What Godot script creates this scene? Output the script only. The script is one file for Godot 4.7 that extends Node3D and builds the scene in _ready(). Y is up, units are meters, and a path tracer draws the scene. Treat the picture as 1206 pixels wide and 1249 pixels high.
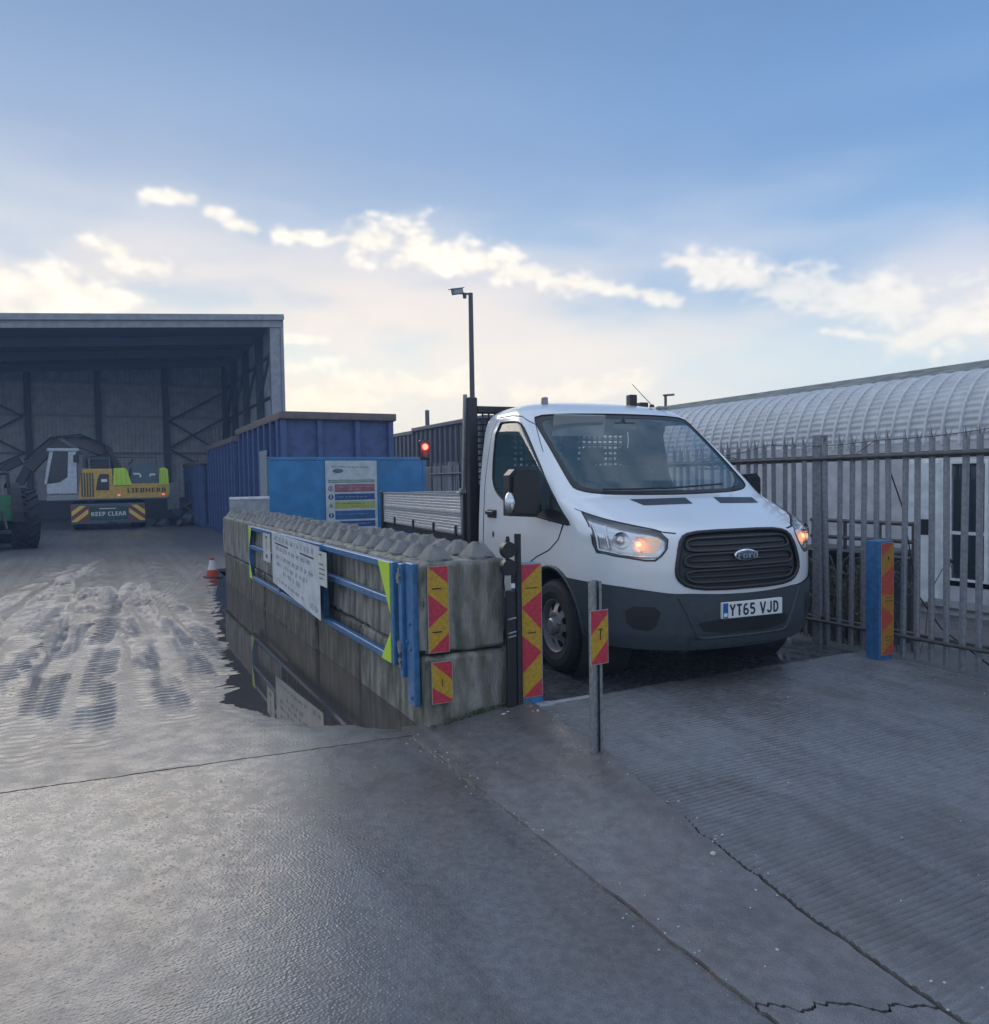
extends Node3D
# A flatbed van on a weighbridge in a wet recycling yard at dusk. y up, metres; -z runs along the block wall into the yard.

const DECK := 0.08

# ---------------------------------------------------------------- mesh builder
class MB:
	var v := PackedVector3Array()
	var n := PackedVector3Array()
	var c := PackedColorArray()
	var col := Color(1, 1, 1)
	var xf := Transform3D.IDENTITY

	func tri3(a: Vector3, b: Vector3, d: Vector3, na: Vector3, nb: Vector3, nd: Vector3) -> void:
		if (b - a).cross(d - a).dot(na + nb + nd) > 0.0:
			var t := b
			b = d
			d = t
			t = nb
			nb = nd
			nd = t
		v.push_back(xf * a); v.push_back(xf * b); v.push_back(xf * d)
		n.push_back(xf.basis * na); n.push_back(xf.basis * nb); n.push_back(xf.basis * nd)
		c.push_back(col); c.push_back(col); c.push_back(col)

	func tri(a: Vector3, b: Vector3, d: Vector3, out: Vector3) -> void:
		var m := (b - a).cross(d - a)
		if m.length_squared() < 1e-18:
			return
		m = m.normalized()
		if m.dot(out) < 0.0:
			m = -m
		tri3(a, b, d, m, m, m)

	func quad(a: Vector3, b: Vector3, d: Vector3, e: Vector3, out: Vector3) -> void:
		tri(a, b, d, out)
		tri(a, d, e, out)

	func box(p: Vector3, s: Vector3, bev := 0.0, b := Basis.IDENTITY) -> void:
		var h := s / 2.0
		var k := minf(bev, minf(h.x, minf(h.y, h.z)) * 0.9)
		for ax in 3:
			var a1 := (ax + 1) % 3
			var a2 := (ax + 2) % 3
			for sg in [-1.0, 1.0]:
				var q := []
				for w in [[-1, -1], [1, -1], [1, 1], [-1, 1]]:
					var r := Vector3()
					r[ax] = sg * h[ax]
					r[a1] = w[0] * (h[a1] - k)
					r[a2] = w[1] * (h[a2] - k)
					q.append(p + b * r)
				var o := Vector3()
				o[ax] = sg
				quad(q[0], q[1], q[2], q[3], b * o)
			if k > 0.0:
				for s1 in [-1.0, 1.0]:
					for s2 in [-1.0, 1.0]:
						var q2 := []
						for e in [[-1.0, 0], [1.0, 0], [1.0, 1], [-1.0, 1]]:
							var r := Vector3()
							r[ax] = e[0] * (h[ax] - k)
							r[a1] = s1 * (h[a1] - (0.0 if e[1] == 0 else k))
							r[a2] = s2 * (h[a2] - (k if e[1] == 0 else 0.0))
							q2.append(p + b * r)
						var o := Vector3()
						o[a1] = s1
						o[a2] = s2
						quad(q2[0], q2[1], q2[2], q2[3], b * o.normalized())
		if k > 0.0:
			for sx in [-1.0, 1.0]:
				for sy in [-1.0, 1.0]:
					for sz in [-1.0, 1.0]:
						var o := Vector3(sx, sy, sz)
						tri(p + b * (o * Vector3(h.x, h.y - k, h.z - k)), p + b * (o * Vector3(h.x - k, h.y, h.z - k)), p + b * (o * Vector3(h.x - k, h.y - k, h.z)), b * o)

	func span(a: Vector3, d: Vector3, bev := 0.0) -> void:
		box((a + d) / 2.0, (d - a).abs(), bev)

	func bar(a: Vector3, d: Vector3, w: float, h: float, bev := 0.0) -> void:
		var z := (d - a).normalized()
		var x := Vector3.UP.cross(z)
		x = Vector3.RIGHT if x.length() < 0.01 else x.normalized()
		box((a + d) / 2.0, Vector3(w, h, a.distance_to(d)), bev, Basis(x, z.cross(x), z))

	func cyl(a: Vector3, d: Vector3, r0: float, r1: float, seg := 16, caps := true) -> void:
		var z := (d - a).normalized()
		var x := z.cross(Vector3.UP if absf(z.y) < 0.9 else Vector3.RIGHT).normalized()
		var y := z.cross(x)
		for i in seg:
			var t0 := TAU * i / seg
			var t1 := TAU * (i + 1) / seg
			var e0 := x * cos(t0) + y * sin(t0)
			var e1 := x * cos(t1) + y * sin(t1)
			tri3(a + e0 * r0, a + e1 * r0, d + e1 * r1, e0, e1, e1)
			tri3(a + e0 * r0, d + e1 * r1, d + e0 * r1, e0, e1, e0)
			if caps:
				tri(a, a + e0 * r0, a + e1 * r0, -z)
				tri(d, d + e0 * r1, d + e1 * r1, z)

	func tube(pts: Array, r: float, seg := 8) -> void:
		for i in pts.size() - 1:
			cyl(pts[i], pts[i + 1], r, r, seg)
		for i in range(1, pts.size() - 1):
			ball(pts[i], Vector3.ONE * r, seg, 4)

	func ball(p: Vector3, r: Vector3, seg := 16, rings := 8) -> void:
		for i in rings:
			for j in seg:
				var q := []
				for e in [[i, j], [i + 1, j], [i + 1, j + 1], [i, j + 1]]:
					var t: float = PI * e[0] / rings
					var f: float = TAU * e[1] / seg
					q.append(Vector3(sin(t) * cos(f), cos(t), sin(t) * sin(f)))
				var m := []
				for k in q:
					m.append((k / r).normalized())
				tri3(p + q[0] * r, p + q[1] * r, p + q[2] * r, m[0], m[1], m[2])
				tri3(p + q[0] * r, p + q[2] * r, p + q[3] * r, m[0], m[2], m[3])

	# profile of (radius, along) spun round the x axis through p
	func lathe_x(p: Vector3, prof: Array, seg := 32, smooth := true) -> void:
		for k in prof.size() - 1:
			var a: Vector2 = prof[k]
			var b: Vector2 = prof[k + 1]
			var t := (b - a).normalized()
			var m := Vector2(t.y, -t.x)
			for i in seg:
				var q := []
				var m2 := []
				for e in [[a, i], [b, i], [b, i + 1], [a, i + 1]]:
					var f: float = TAU * e[1] / seg
					q.append(p + Vector3(e[0].y, e[0].x * cos(f), e[0].x * sin(f)))
					m2.append(Vector3(m.y, m.x * cos(f), m.x * sin(f)))
				if smooth:
					tri3(q[0], q[1], q[2], m2[0], m2[1], m2[2])
					tri3(q[0], q[2], q[3], m2[0], m2[2], m2[3])
				else:
					quad(q[0], q[1], q[2], q[3], m2[0] + m2[2])

	# a flat outline in x, y pushed out along z from z0 to z1
	func extrude(poly: PackedVector2Array, z0: float, z1: float) -> void:
		var idx := Geometry2D.triangulate_polygon(poly)
		for k in range(0, idx.size(), 3):
			var a := poly[idx[k]]
			var b := poly[idx[k + 1]]
			var d := poly[idx[k + 2]]
			tri(Vector3(a.x, a.y, z1), Vector3(b.x, b.y, z1), Vector3(d.x, d.y, z1), Vector3(0, 0, z1 - z0))
			tri(Vector3(a.x, a.y, z0), Vector3(b.x, b.y, z0), Vector3(d.x, d.y, z0), Vector3(0, 0, z0 - z1))
		var cw := Geometry2D.is_polygon_clockwise(poly)
		for i in poly.size():
			var a := poly[i]
			var b := poly[(i + 1) % poly.size()]
			var t := (b - a)
			var o := Vector3(t.y, -t.x, 0) * (-1.0 if cw else 1.0)
			quad(Vector3(a.x, a.y, z0), Vector3(b.x, b.y, z0), Vector3(b.x, b.y, z1), Vector3(a.x, a.y, z1), o)

	func flat(poly: PackedVector2Array, z: float) -> void:
		var idx := Geometry2D.triangulate_polygon(poly)
		for k in range(0, idx.size(), 3):
			tri(Vector3(poly[idx[k]].x, poly[idx[k]].y, z), Vector3(poly[idx[k + 1]].x, poly[idx[k + 1]].y, z), Vector3(poly[idx[k + 2]].x, poly[idx[k + 2]].y, z), Vector3(0, 0, 1))

	func done() -> ArrayMesh:
		var a := []
		a.resize(Mesh.ARRAY_MAX)
		a[Mesh.ARRAY_VERTEX] = v
		a[Mesh.ARRAY_NORMAL] = n
		a[Mesh.ARRAY_COLOR] = c
		var m := ArrayMesh.new()
		m.add_surface_from_arrays(Mesh.PRIMITIVE_TRIANGLES, a)
		return m

# ---------------------------------------------------------------- nodes
var taken := {}

func numbered(nm: String) -> String:
	taken[nm] = taken.get(nm, -1) + 1
	return nm if taken[nm] == 0 else "%s_%03d" % [nm, taken[nm]]

func tag(o: Node, label: String, cat := "", group := "") -> void:
	o.set_meta("label", label)
	if cat: o.set_meta("category", cat)
	if group: o.set_meta("group", group)

func thing(nm: String, label: String, cat: String, at := Vector3.ZERO, turn := 0.0, group := "") -> Node3D:
	var o := Node3D.new()
	o.name = numbered(nm)
	add_child(o)
	o.position = at
	o.rotation.y = turn
	tag(o, label, cat, group)
	return o

func part(nm: String, shape, m: Material, parent: Node = null, label := "") -> MeshInstance3D:
	var o := MeshInstance3D.new()
	o.mesh = shape.done() if shape is MB else shape
	o.material_override = m
	if parent == null:
		o.name = numbered(nm)
		add_child(o)
	else:
		o.name = nm
		parent.add_child(o, true)
	if label: o.set_meta("label", label)
	return o

func struct(nm: String, shape, m: Material) -> MeshInstance3D:
	var o := part(nm, shape, m)
	o.set_meta("kind", "structure")
	return o

func copy(src: Node3D, at: Vector3, turn := 0.0, label := "", group := "") -> Node3D:
	var o := src.duplicate()
	var base := String(src.name)
	o.name = numbered(base)
	add_child(o)
	o.position = at
	o.rotation.y = turn
	if label: o.set_meta("label", label)
	if group: o.set_meta("group", group)
	return o

func text(nm: String, words: String, size: float, m: Material, parent: Node, at: Vector3, b := Basis.IDENTITY, wide := 1.0, font := "Droid Sans", bold := true) -> MeshInstance3D:
	var f := SystemFont.new()
	f.font_names = PackedStringArray([font])
	f.font_weight = 700 if bold else 400
	var t := TextMesh.new()
	t.text = words
	t.font = f
	t.font_size = 64
	t.pixel_size = size / 64.0 / 0.72
	t.depth = 0.002
	t.curve_step = 2.0
	var o := part(nm, t, m, parent)
	o.transform = Transform3D(b * Basis.from_scale(Vector3(wide, 1, 1)), at)
	return o

# ---------------------------------------------------------------- materials
var M := {}
var X := {}

func noise(freq: float, sd: int, oct := 4, type := FastNoiseLite.TYPE_SIMPLEX_SMOOTH) -> FastNoiseLite:
	var f := FastNoiseLite.new()
	f.noise_type = type
	f.seed = sd
	f.frequency = freq
	f.fractal_octaves = oct
	return f

func tex(freq: float, sd: int, lo: Color, hi: Color, size := 512, a := 0.0, b := 1.0, oct := 4, type := FastNoiseLite.TYPE_SIMPLEX_SMOOTH) -> NoiseTexture2D:
	var t := NoiseTexture2D.new()
	t.width = size
	t.height = size
	t.seamless = true
	t.noise = noise(freq, sd, oct, type)
	var g := Gradient.new()
	g.offsets = PackedFloat32Array([a, b])
	g.colors = PackedColorArray([lo, hi])
	t.color_ramp = g
	return t

func grey(x: float) -> Color:
	return Color(x, x, x)

func mat(key: String, lin: Color, rough := 0.6, metal := 0.0, albedo: Texture2D = null, scale := 1.0, height: Texture2D = null, cm := 0.0, rtex: Texture2D = null, world := true) -> StandardMaterial3D:
	var m := StandardMaterial3D.new()
	m.resource_name = key
	m.albedo_color = lin.linear_to_srgb()
	m.roughness = rough
	m.metallic = metal
	if albedo or height or rtex:
		m.uv1_triplanar = true
		m.uv1_world_triplanar = world
		m.uv1_scale = Vector3.ONE * scale
		m.albedo_texture = albedo
		if height:
			m.heightmap_enabled = true
			m.heightmap_texture = height
			m.heightmap_scale = cm
		if rtex:
			m.roughness_texture = rtex
			m.roughness_texture_channel = BaseMaterial3D.TEXTURE_CHANNEL_RED
	M[key] = m
	return m

func tinted(m: StandardMaterial3D) -> StandardMaterial3D:
	m.vertex_color_use_as_albedo = true
	return m

func glow(key: String, lin: Color, power: float) -> StandardMaterial3D:
	var m := mat(key, lin, 0.4)
	m.emission_enabled = true
	m.emission = lin.linear_to_srgb()
	m.emission_energy_multiplier = power
	return m

func pane(key: String, lin: Color, alpha: float) -> StandardMaterial3D:
	var m := mat(key, lin, 0.02)
	m.transparency = BaseMaterial3D.TRANSPARENCY_ALPHA
	m.albedo_color.a = alpha
	return m

# a tile of random waves that closes on itself without a seam
func wave_tile(sd: int, size: int, count: int, k0: int, k1: int) -> ImageTexture:
	var rng := RandomNumberGenerator.new()
	rng.seed = sd
	var acc := PackedFloat32Array()
	acc.resize(size * size)
	for n in count:
		var a := rng.randf() * TAU
		var k := rng.randf_range(k0, k1)
		var kx := roundf(cos(a) * k)
		var ky := roundf(sin(a) * k)
		var ph := rng.randf() * TAU
		var cx := PackedFloat32Array()
		var sx := PackedFloat32Array()
		for i in size:
			cx.push_back(cos(TAU * kx * i / size))
			sx.push_back(sin(TAU * kx * i / size))
		var at := 0
		for j in size:
			var c := cos(TAU * ky * j / size + ph)
			var s := sin(TAU * ky * j / size + ph)
			for i in size:
				acc[at] += cx[i] * c - sx[i] * s
				at += 1
	var top := sqrt(count) * 2.0
	var px := PackedByteArray()
	px.resize(size * size)
	for i in size * size:
		px[i] = clampi(int((acc[i] / top * 0.5 + 0.5) * 255.0), 0, 255)
	return ImageTexture.create_from_image(Image.create_from_data(size, size, false, Image.FORMAT_L8, px))

var speckled := []

# fine aggregate in the cast surfaces
func add_speckle() -> void:
	for k in speckled:
		var m: StandardMaterial3D = M[k]
		m.detail_enabled = true
		m.detail_blend_mode = BaseMaterial3D.BLEND_MODE_MUL
		m.detail_uv_layer = BaseMaterial3D.DETAIL_UV_2
		m.detail_albedo = X.speckle
		m.uv2_triplanar = true
		m.uv2_world_triplanar = true
		m.uv2_scale = Vector3.ONE * 2.3
	for k in ["block_concrete", "block_wet"]:
		M[k].uv1_scale = Vector3(1.5, 0.4, 1.5)

func materials() -> void:
	X.mottle = tex(0.012, 1, grey(0.90), grey(1.0), 512, 0.25, 0.75, 5)
	X.mottle2 = tex(0.006, 2, grey(0.8), grey(1.0), 512, 0.3, 0.7, 6)
	X.stain = tex(0.008, 3, Color(0.62, 0.62, 0.56), Color(1, 1, 1), 512, 0.22, 0.72, 6)
	X.grain = tex(0.09, 4, grey(0.0), grey(1.0), 512, 0.2, 0.8, 4)
	X.pebble = wave_tile(5, 512, 72, 9, 58)
	X.wet = tex(0.004, 6, grey(0.66), grey(1.0), 1024, 0.25, 0.75, 6)
	X.wetdeck = tex(0.012, 7, grey(0.25), grey(1.0), 512, 0.35, 0.7, 5)
	X.scuff = tex(0.02, 8, grey(0.86), grey(1.0), 512, 0.25, 0.7, 5)
	X.rust = tex(0.01, 9, Color(0.90, 0.86, 0.84), Color(1, 1, 1), 512, 0.2, 0.5, 6)
	X.slab = tex(0.01, 10, Color(0.88, 0.875, 0.87), Color(1, 1, 1), 1024, 0.2, 0.8, 7)
	# ground
	tinted(mat("yard_concrete", Color(0.215, 0.217, 0.222), 0.43, 0, X.slab, 1.1, X.pebble, 0.12, X.wet))
	tinted(mat("front_concrete", Color(0.205, 0.206, 0.21), 0.33, 0, X.slab, 1.7, X.pebble, 0.11, X.wet))
	tinted(mat("apron_concrete", Color(0.25, 0.247, 0.25), 0.40, 0, X.slab, 1.0, X.grain, 0.12, X.wet))
	tinted(mat("ramp_concrete", Color(0.27, 0.272, 0.276), 0.36, 0, X.slab, 1.0, X.pebble, 0.12, X.wet))
	mat("far_ground", Color(0.15, 0.15, 0.15), 0.6, 0, X.slab, 0.2, X.pebble, 0.6, X.wet)
	X.speckle = tex(0.22, 12, grey(0.62), grey(1.0), 512, 0.3, 0.6, 3)
	for k in ["yard_concrete", "front_concrete", "apron_concrete", "ramp_concrete", "far_ground", "block_concrete", "stud_concrete"]:
		speckled.append(k)
	mat("puddle_water", Color(0.07, 0.062, 0.055), 0.03)
	mat("deck_steel", Color(0.08, 0.082, 0.086), 0.42, 0.2, X.scuff, 0.8, null, 0.0, X.wetdeck)
	mat("gap_dark", Color(0.02, 0.02, 0.02), 0.8)
	# concrete blocks
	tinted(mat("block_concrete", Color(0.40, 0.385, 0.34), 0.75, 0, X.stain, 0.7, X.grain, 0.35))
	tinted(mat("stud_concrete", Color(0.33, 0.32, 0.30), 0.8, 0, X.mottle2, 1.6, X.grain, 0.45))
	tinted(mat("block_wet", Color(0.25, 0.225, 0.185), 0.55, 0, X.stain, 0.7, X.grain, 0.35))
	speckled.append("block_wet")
	# steel and paint
	mat("blue_paint", Color(0.05, 0.17, 0.36), 0.42, 0, X.scuff, 1.2)
	mat("blue_dark", Color(0.06, 0.095, 0.23), 0.5, 0, X.rust, 0.6)
	mat("blue_panel", Color(0.035, 0.21, 0.44), 0.4, 0, X.mottle, 0.4)
	mat("galvanised", Color(0.30, 0.32, 0.33), 0.45, 0.5, X.scuff, 2.5)
	mat("fence_steel", Color(0.25, 0.265, 0.285), 0.5, 0.1, X.scuff, 2.0)
	mat("rail_steel", Color(0.09, 0.085, 0.085), 0.6, 0.2, X.rust, 2.0)
	mat("black_steel", Color(0.022, 0.022, 0.025), 0.45)
	mat("black_rubber", Color(0.018, 0.018, 0.019), 0.75)
	mat("tyre", Color(0.022, 0.022, 0.023), 0.8, 0, X.mottle, 3.0)
	mat("aluminium", Color(0.55, 0.57, 0.60), 0.45, 0.4, X.scuff, 2.0)
	mat("chrome", Color(0.8, 0.8, 0.8), 0.08, 1.0)
	mat("cab_paint", Color(0.82, 0.83, 0.84), 0.22, 0, X.mottle, 0.25)
	M.cab_paint.albedo_texture = tex(0.01, 21, grey(0.9), grey(1.0), 256)
	M.cab_paint.clearcoat_enabled = true
	M.cab_paint.clearcoat = 0.7
	M.cab_paint.clearcoat_roughness = 0.05
	mat("plastic_grey", Color(0.045, 0.058, 0.068), 0.5, 0, X.mottle, 2.0, X.grain, 0.02)
	mat("plastic_black", Color(0.015, 0.015, 0.017), 0.4)
	mat("grille_bar", Color(0.028, 0.026, 0.027), 0.3)
	mat("cab_trim", Color(0.045, 0.048, 0.05), 0.8)
	mat("cab_seat", Color(0.05, 0.055, 0.065), 0.9)
	mat("visor_cloth", Color(0.30, 0.31, 0.31), 0.9)
	mat("steel_wheel", Color(0.38, 0.38, 0.40), 0.45, 0.6, X.scuff, 5.0)
	pane("windscreen_glass", Color(0.10, 0.21, 0.25), 0.26)
	pane("clear_lens", Color(0.8, 0.85, 0.88), 0.06)
	mat("lamp_reflector", Color(0.62, 0.64, 0.66), 0.22, 0.8)
	glow("amber_lamp", Color(1.0, 0.72, 0.45), 0.45)
	glow("amber_dull", Color(0.78, 0.58, 0.40), 0.08)
	glow("red_lamp", Color(1.0, 0.06, 0.04), 6.0)
	glow("tail_lamp", Color(1.0, 0.2, 0.14), 0.5)
	mat("plate_white", Color(0.72, 0.73, 0.73), 0.35)
	mat("badge_slate", Color(0.05, 0.075, 0.13), 0.25)
	mat("plate_blue", Color(0.02, 0.10, 0.33), 0.35)
	mat("letter_black", Color(0.015, 0.015, 0.015), 0.5)
	mat("letter_grey", Color(0.10, 0.10, 0.16), 0.6)
	mat("letter_white", Color(0.7, 0.7, 0.7), 0.5)
	tinted(mat("board_print", Color(1, 1, 1), 0.4, 0, tex(0.03, 23, grey(0.8), grey(1.0), 256), 4.0))
	tinted(mat("sign_print", Color(1, 1, 1), 0.45, 0, tex(0.015, 24, Color(0.86, 0.87, 0.84), Color(1, 1, 1), 256), 1.2))
	mat("hi_vis", Color(0.50, 0.72, 0.04), 0.5)
	# buildings
	mat("shed_cladding", Color(0.70, 0.72, 0.74), 0.6, 0, X.mottle, 0.3)
	mat("shed_trim", Color(0.30, 0.31, 0.33), 0.5, 0, X.mottle, 0.5)
	mat("shed_roof", Color(0.17, 0.17, 0.24), 0.7)
	mat("shed_steel", Color(0.10, 0.105, 0.115), 0.6)
	mat("girt_steel", Color(0.42, 0.43, 0.44), 0.5)
	mat("dark_cladding", Color(0.035, 0.04, 0.055), 0.6, 0, X.mottle, 0.3)
	mat("hut_iron", Color(0.50, 0.52, 0.545), 0.5, 0.0, X.mottle, 0.5)
	mat("hut_rib", Color(0.60, 0.62, 0.64), 0.5, 0.0, X.mottle, 1.0)
	mat("hut_roof", Color(0.22, 0.23, 0.21), 0.7, 0, X.stain, 0.6)
	mat("door_white", Color(0.76, 0.78, 0.79), 0.5, 0, X.mottle, 0.8)
	pane("hut_glass", Color(0.05, 0.08, 0.09), 0.3)
	mat("room_plaster", Color(0.42, 0.41, 0.39), 0.9)
	mat("grey_slab", Color(0.34, 0.36, 0.37), 0.6, 0, X.mottle, 1.0)
	mat("lid_brown", Color(0.16, 0.13, 0.12), 0.7, 0, X.rust, 1.0)
	mat("digger_yellow", Color(0.66, 0.40, 0.07), 0.45, 0, X.mottle, 1.0)
	mat("digger_white", Color(0.50, 0.54, 0.58), 0.4, 0, X.mottle, 1.0)
	mat("boom_steel", Color(0.07, 0.06, 0.055), 0.6)
	mat("digger_grey", Color(0.08, 0.11, 0.13), 0.5)
	mat("chevron_yellow", Color(0.65, 0.55, 0.10), 0.45)
	mat("chevron_red", Color(0.22, 0.04, 0.03), 0.45)
	mat("keep_green", Color(0.03, 0.07, 0.06), 0.5)
	mat("dark_glass", Color(0.012, 0.015, 0.018), 0.12)
	mat("tractor_green", Color(0.03, 0.16, 0.06), 0.4, 0, X.mottle, 1.0)
	mat("cone_orange", Color(0.55, 0.07, 0.03), 0.5)
	mat("cone_white", Color(0.7, 0.7, 0.7), 0.4)
	mat("bramble", Color(0.10, 0.085, 0.06), 0.9)
	mat("bramble_leaf", Color(0.07, 0.08, 0.035), 0.8)
	mat("moss", Color(0.06, 0.08, 0.03), 0.95)
	mat("cream_sheet", Color(0.38, 0.37, 0.30), 0.6, 0, X.stain, 1.0)
	mat("pebble_pale", Color(0.45, 0.44, 0.42), 0.7)

# ---------------------------------------------------------------- sky
func air(el: float) -> Vector3:
	var k := [[0.0, Vector3(.48, .53, .54)], [7.0, Vector3(.36, .46, .53)], [15.0, Vector3(.14, .265, .45)], [23.0, Vector3(.095, .20, .385)], [31.0, Vector3(.078, .165, .325)], [60.0, Vector3(.09, .17, .32)], [90.0, Vector3(.10, .19, .35)]]
	for i in k.size() - 1:
		if el < k[i + 1][0]:
			return (k[i][1] as Vector3).lerp(k[i + 1][1], smoothstep(0.0, 1.0, clampf((el - k[i][0]) / (k[i + 1][0] - k[i][0]), 0.0, 1.0)))
	return k[-1][1]

func sky_panorama() -> ImageTexture:
	var w := 2048
	var h := 1024
	var px := PackedFloat32Array()
	px.resize(w * h * 4)
	px.fill(1.0)
	var low := noise(1.6, 31, 4)
	var mid := noise(5.0, 32, 5)
	var fine := noise(15.0, 33, 5)
	# bands of cumulus seen low over the yard: azimuth, height, azimuth, height, half thickness, strength (degrees)
	var banks := [[3.6, 18.6, 6.2, 18.8, .55, .85], [7.4, 18.2, 8.4, 17.9, .5, .8], [9.0, 17.4, 10.1, 17.3, .55, .9], [12.0, 17.1, 14.5, 16.8, .7, 1.], [14.9, 16.7, 16.6, 17.0, .4, .8],
		[18.0, 16.9, 21.5, 16.9, 1.8, 1.1], [21.0, 16.4, 27.6, 15.3, 1.5, 1.05], [27.6, 15.2, 33., 14., 1.0, .9], [33., 14., 40., 12.5, .6, .8],
		[-.1, 15.6, 2.0, 15.0, .7, 1.], [1.6, 14.6, 4.0, 14.2, 1.0, .9], [-12, 13.0, 1.0, 12.0, 2.0, 1.], [39.8, 15.0, 43, 14.4, .7, .8], [42., 14.4, 47., 13.0, 1.6, .75], [46., 13., 55., 10.6, 1.9, .6],
		[50.1, 9.7, 52.1, 9.2, .35, .7], [55., 8.8, 66, 10.8, 2.0, .7], [11., 5.2, 17., 6.4, 1.8, 1.1], [16., 6.9, 25., 7.0, 1.2, .9], [12., 10.2, 14.8, 10.1, .45, .9], [12.5, 8.2, 16., 8.8, .5, .7],
		[29, 6.2, 38, 7.0, .9, .7], [60, 5.2, 76, 7.2, 1.6, .7], [-40, 9, -22, 12, 2.4, .8], [80, 14, 100, 11, 2., .7], [118, 9, 140, 12, 2.2, .7], [160, 15, 185, 12, 2.2, .6], [205, 9, 226, 11, 2.0, .7], [250, 13, 275, 10, 2.2, .7], [290, 16, 306, 12, 2, .7]]
	for j in h:
		var el := 90.0 - (j + 0.5) * 180.0 / h
		if el < -1.0:
			for i in w:
				var o := (j * w + i) * 4
				px[o] = 0.16; px[o + 1] = 0.17; px[o + 2] = 0.19
			continue
		var ce := cos(deg_to_rad(el))
		var se := sin(deg_to_rad(el))
		for i in w:
			var az := wrapf((i + 0.5) / w * 360.0, -180.0, 180.0)
			var d := Vector3(sin(deg_to_rad(az)) * ce, se, -cos(deg_to_rad(az)) * ce)
			# air: blue above, pale at the rim, warm round the place where the sun went down
			var c := air(el)
			var off := absf(wrapf(az + 8.0, -180.0, 180.0))
			var warm := exp(-off * off / 2400.0) * exp(-maxf(el, 0.0) / 12.0)
			c = c.lerp(Vector3(1.05, 0.86, 0.54), warm * 0.8)
			# thin veil, pinkish low down
			var veil := low.get_noise_3d(d.x * 1.0, d.y * 3.2, d.z * 1.0) * 0.8 + mid.get_noise_3d(d.x * .6, d.y * 2.4, d.z * .6) * 0.35
			veil = smoothstep(-0.25, 0.55, veil) * (0.03 + 0.85 * exp(-pow((el - 10.0) / 8.5, 2.0)))
			c = c.lerp(Vector3(0.66, 0.585, 0.53).lerp(Vector3(0.42, 0.48, 0.56), clampf((el - 12.0) / 16.0, 0.0, 1.0)), veil * 0.6)
			var cream := exp(-pow((az - 12.0 - (14.0 - el) * 1.2) / 26.0, 2.0) - pow((el - 11.0) / 6.0, 2.0)) * smoothstep(-0.5, 0.4, veil + mid.get_noise_3d(d.x * .9, d.y * 3.0, d.z * .9))
			c = c.lerp(Vector3(0.66, 0.57, 0.49), cream * 0.6)
			# unseen broken cloud sheet, added overhead and behind the camera to brighten the scene
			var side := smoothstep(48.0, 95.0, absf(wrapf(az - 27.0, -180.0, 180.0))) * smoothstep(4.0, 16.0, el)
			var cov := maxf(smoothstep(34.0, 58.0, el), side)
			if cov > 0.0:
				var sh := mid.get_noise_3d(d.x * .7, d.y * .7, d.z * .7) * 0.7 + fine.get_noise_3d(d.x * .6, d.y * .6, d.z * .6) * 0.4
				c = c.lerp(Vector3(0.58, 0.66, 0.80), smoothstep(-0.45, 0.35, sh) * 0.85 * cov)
			if el < 24.0:
				var fz := -9.0
				var hot := 0.0
				for b in banks:
					if el > maxf(b[1], b[3]) + 3.5 or el < minf(b[1], b[3]) - 3.5:
						continue
					var da := wrapf(az - b[0], -180.0, 180.0)
					if da < -4.0 or da > b[2] - b[0] + 4.0:
						continue
					var q := Vector2(da, el - b[1])
					var s := Vector2(b[2] - b[0], b[3] - b[1])
					var t := clampf(q.dot(s) / s.length_squared(), 0.0, 1.0)
					var r := q - s * t
					r.x *= 0.7
					var fall: float = 1.0 - r.length() / b[4]
					if fall > fz:
						fz = fall
						hot = b[5]
				if hot > 0.0:
					var nn := mid.get_noise_3d(d.x * 3.4, d.y * 7.0, d.z * 3.4) * 0.75 + fine.get_noise_3d(d.x * 3.6, d.y * 7.0, d.z * 3.6) * 0.45
					var a := smoothstep(-0.15, 0.75, fz + nn * 1.15 - 0.1) * clampf(hot, 0.0, 1.0)
					var lit := clampf(0.5 + nn * 0.9, 0.0, 1.0)
					var cc := Vector3(0.60, 0.55, 0.48).lerp(Vector3(0.76, 0.71, 0.62), lit)
					cc = cc.lerp(Vector3(0.85, 0.70, 0.44), clampf((9.0 - el) / 6.0, 0.0, 1.0) * 0.7 * exp(-off * off / 3000.0))
					c = c.lerp(cc, a * 0.88)
			var o := (j * w + i) * 4
			px[o] = c.x; px[o + 1] = c.y; px[o + 2] = c.z
	return ImageTexture.create_from_image(Image.create_from_data(w, h, false, Image.FORMAT_RGBAF, px.to_byte_array()))

# ---------------------------------------------------------------- ground
var n_a := noise(0.9, 41, 4)
var n_b := noise(3.5, 42, 3)
var n_c := noise(0.35, 43, 3)
var n_d := noise(14.0, 44, 2)

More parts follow.
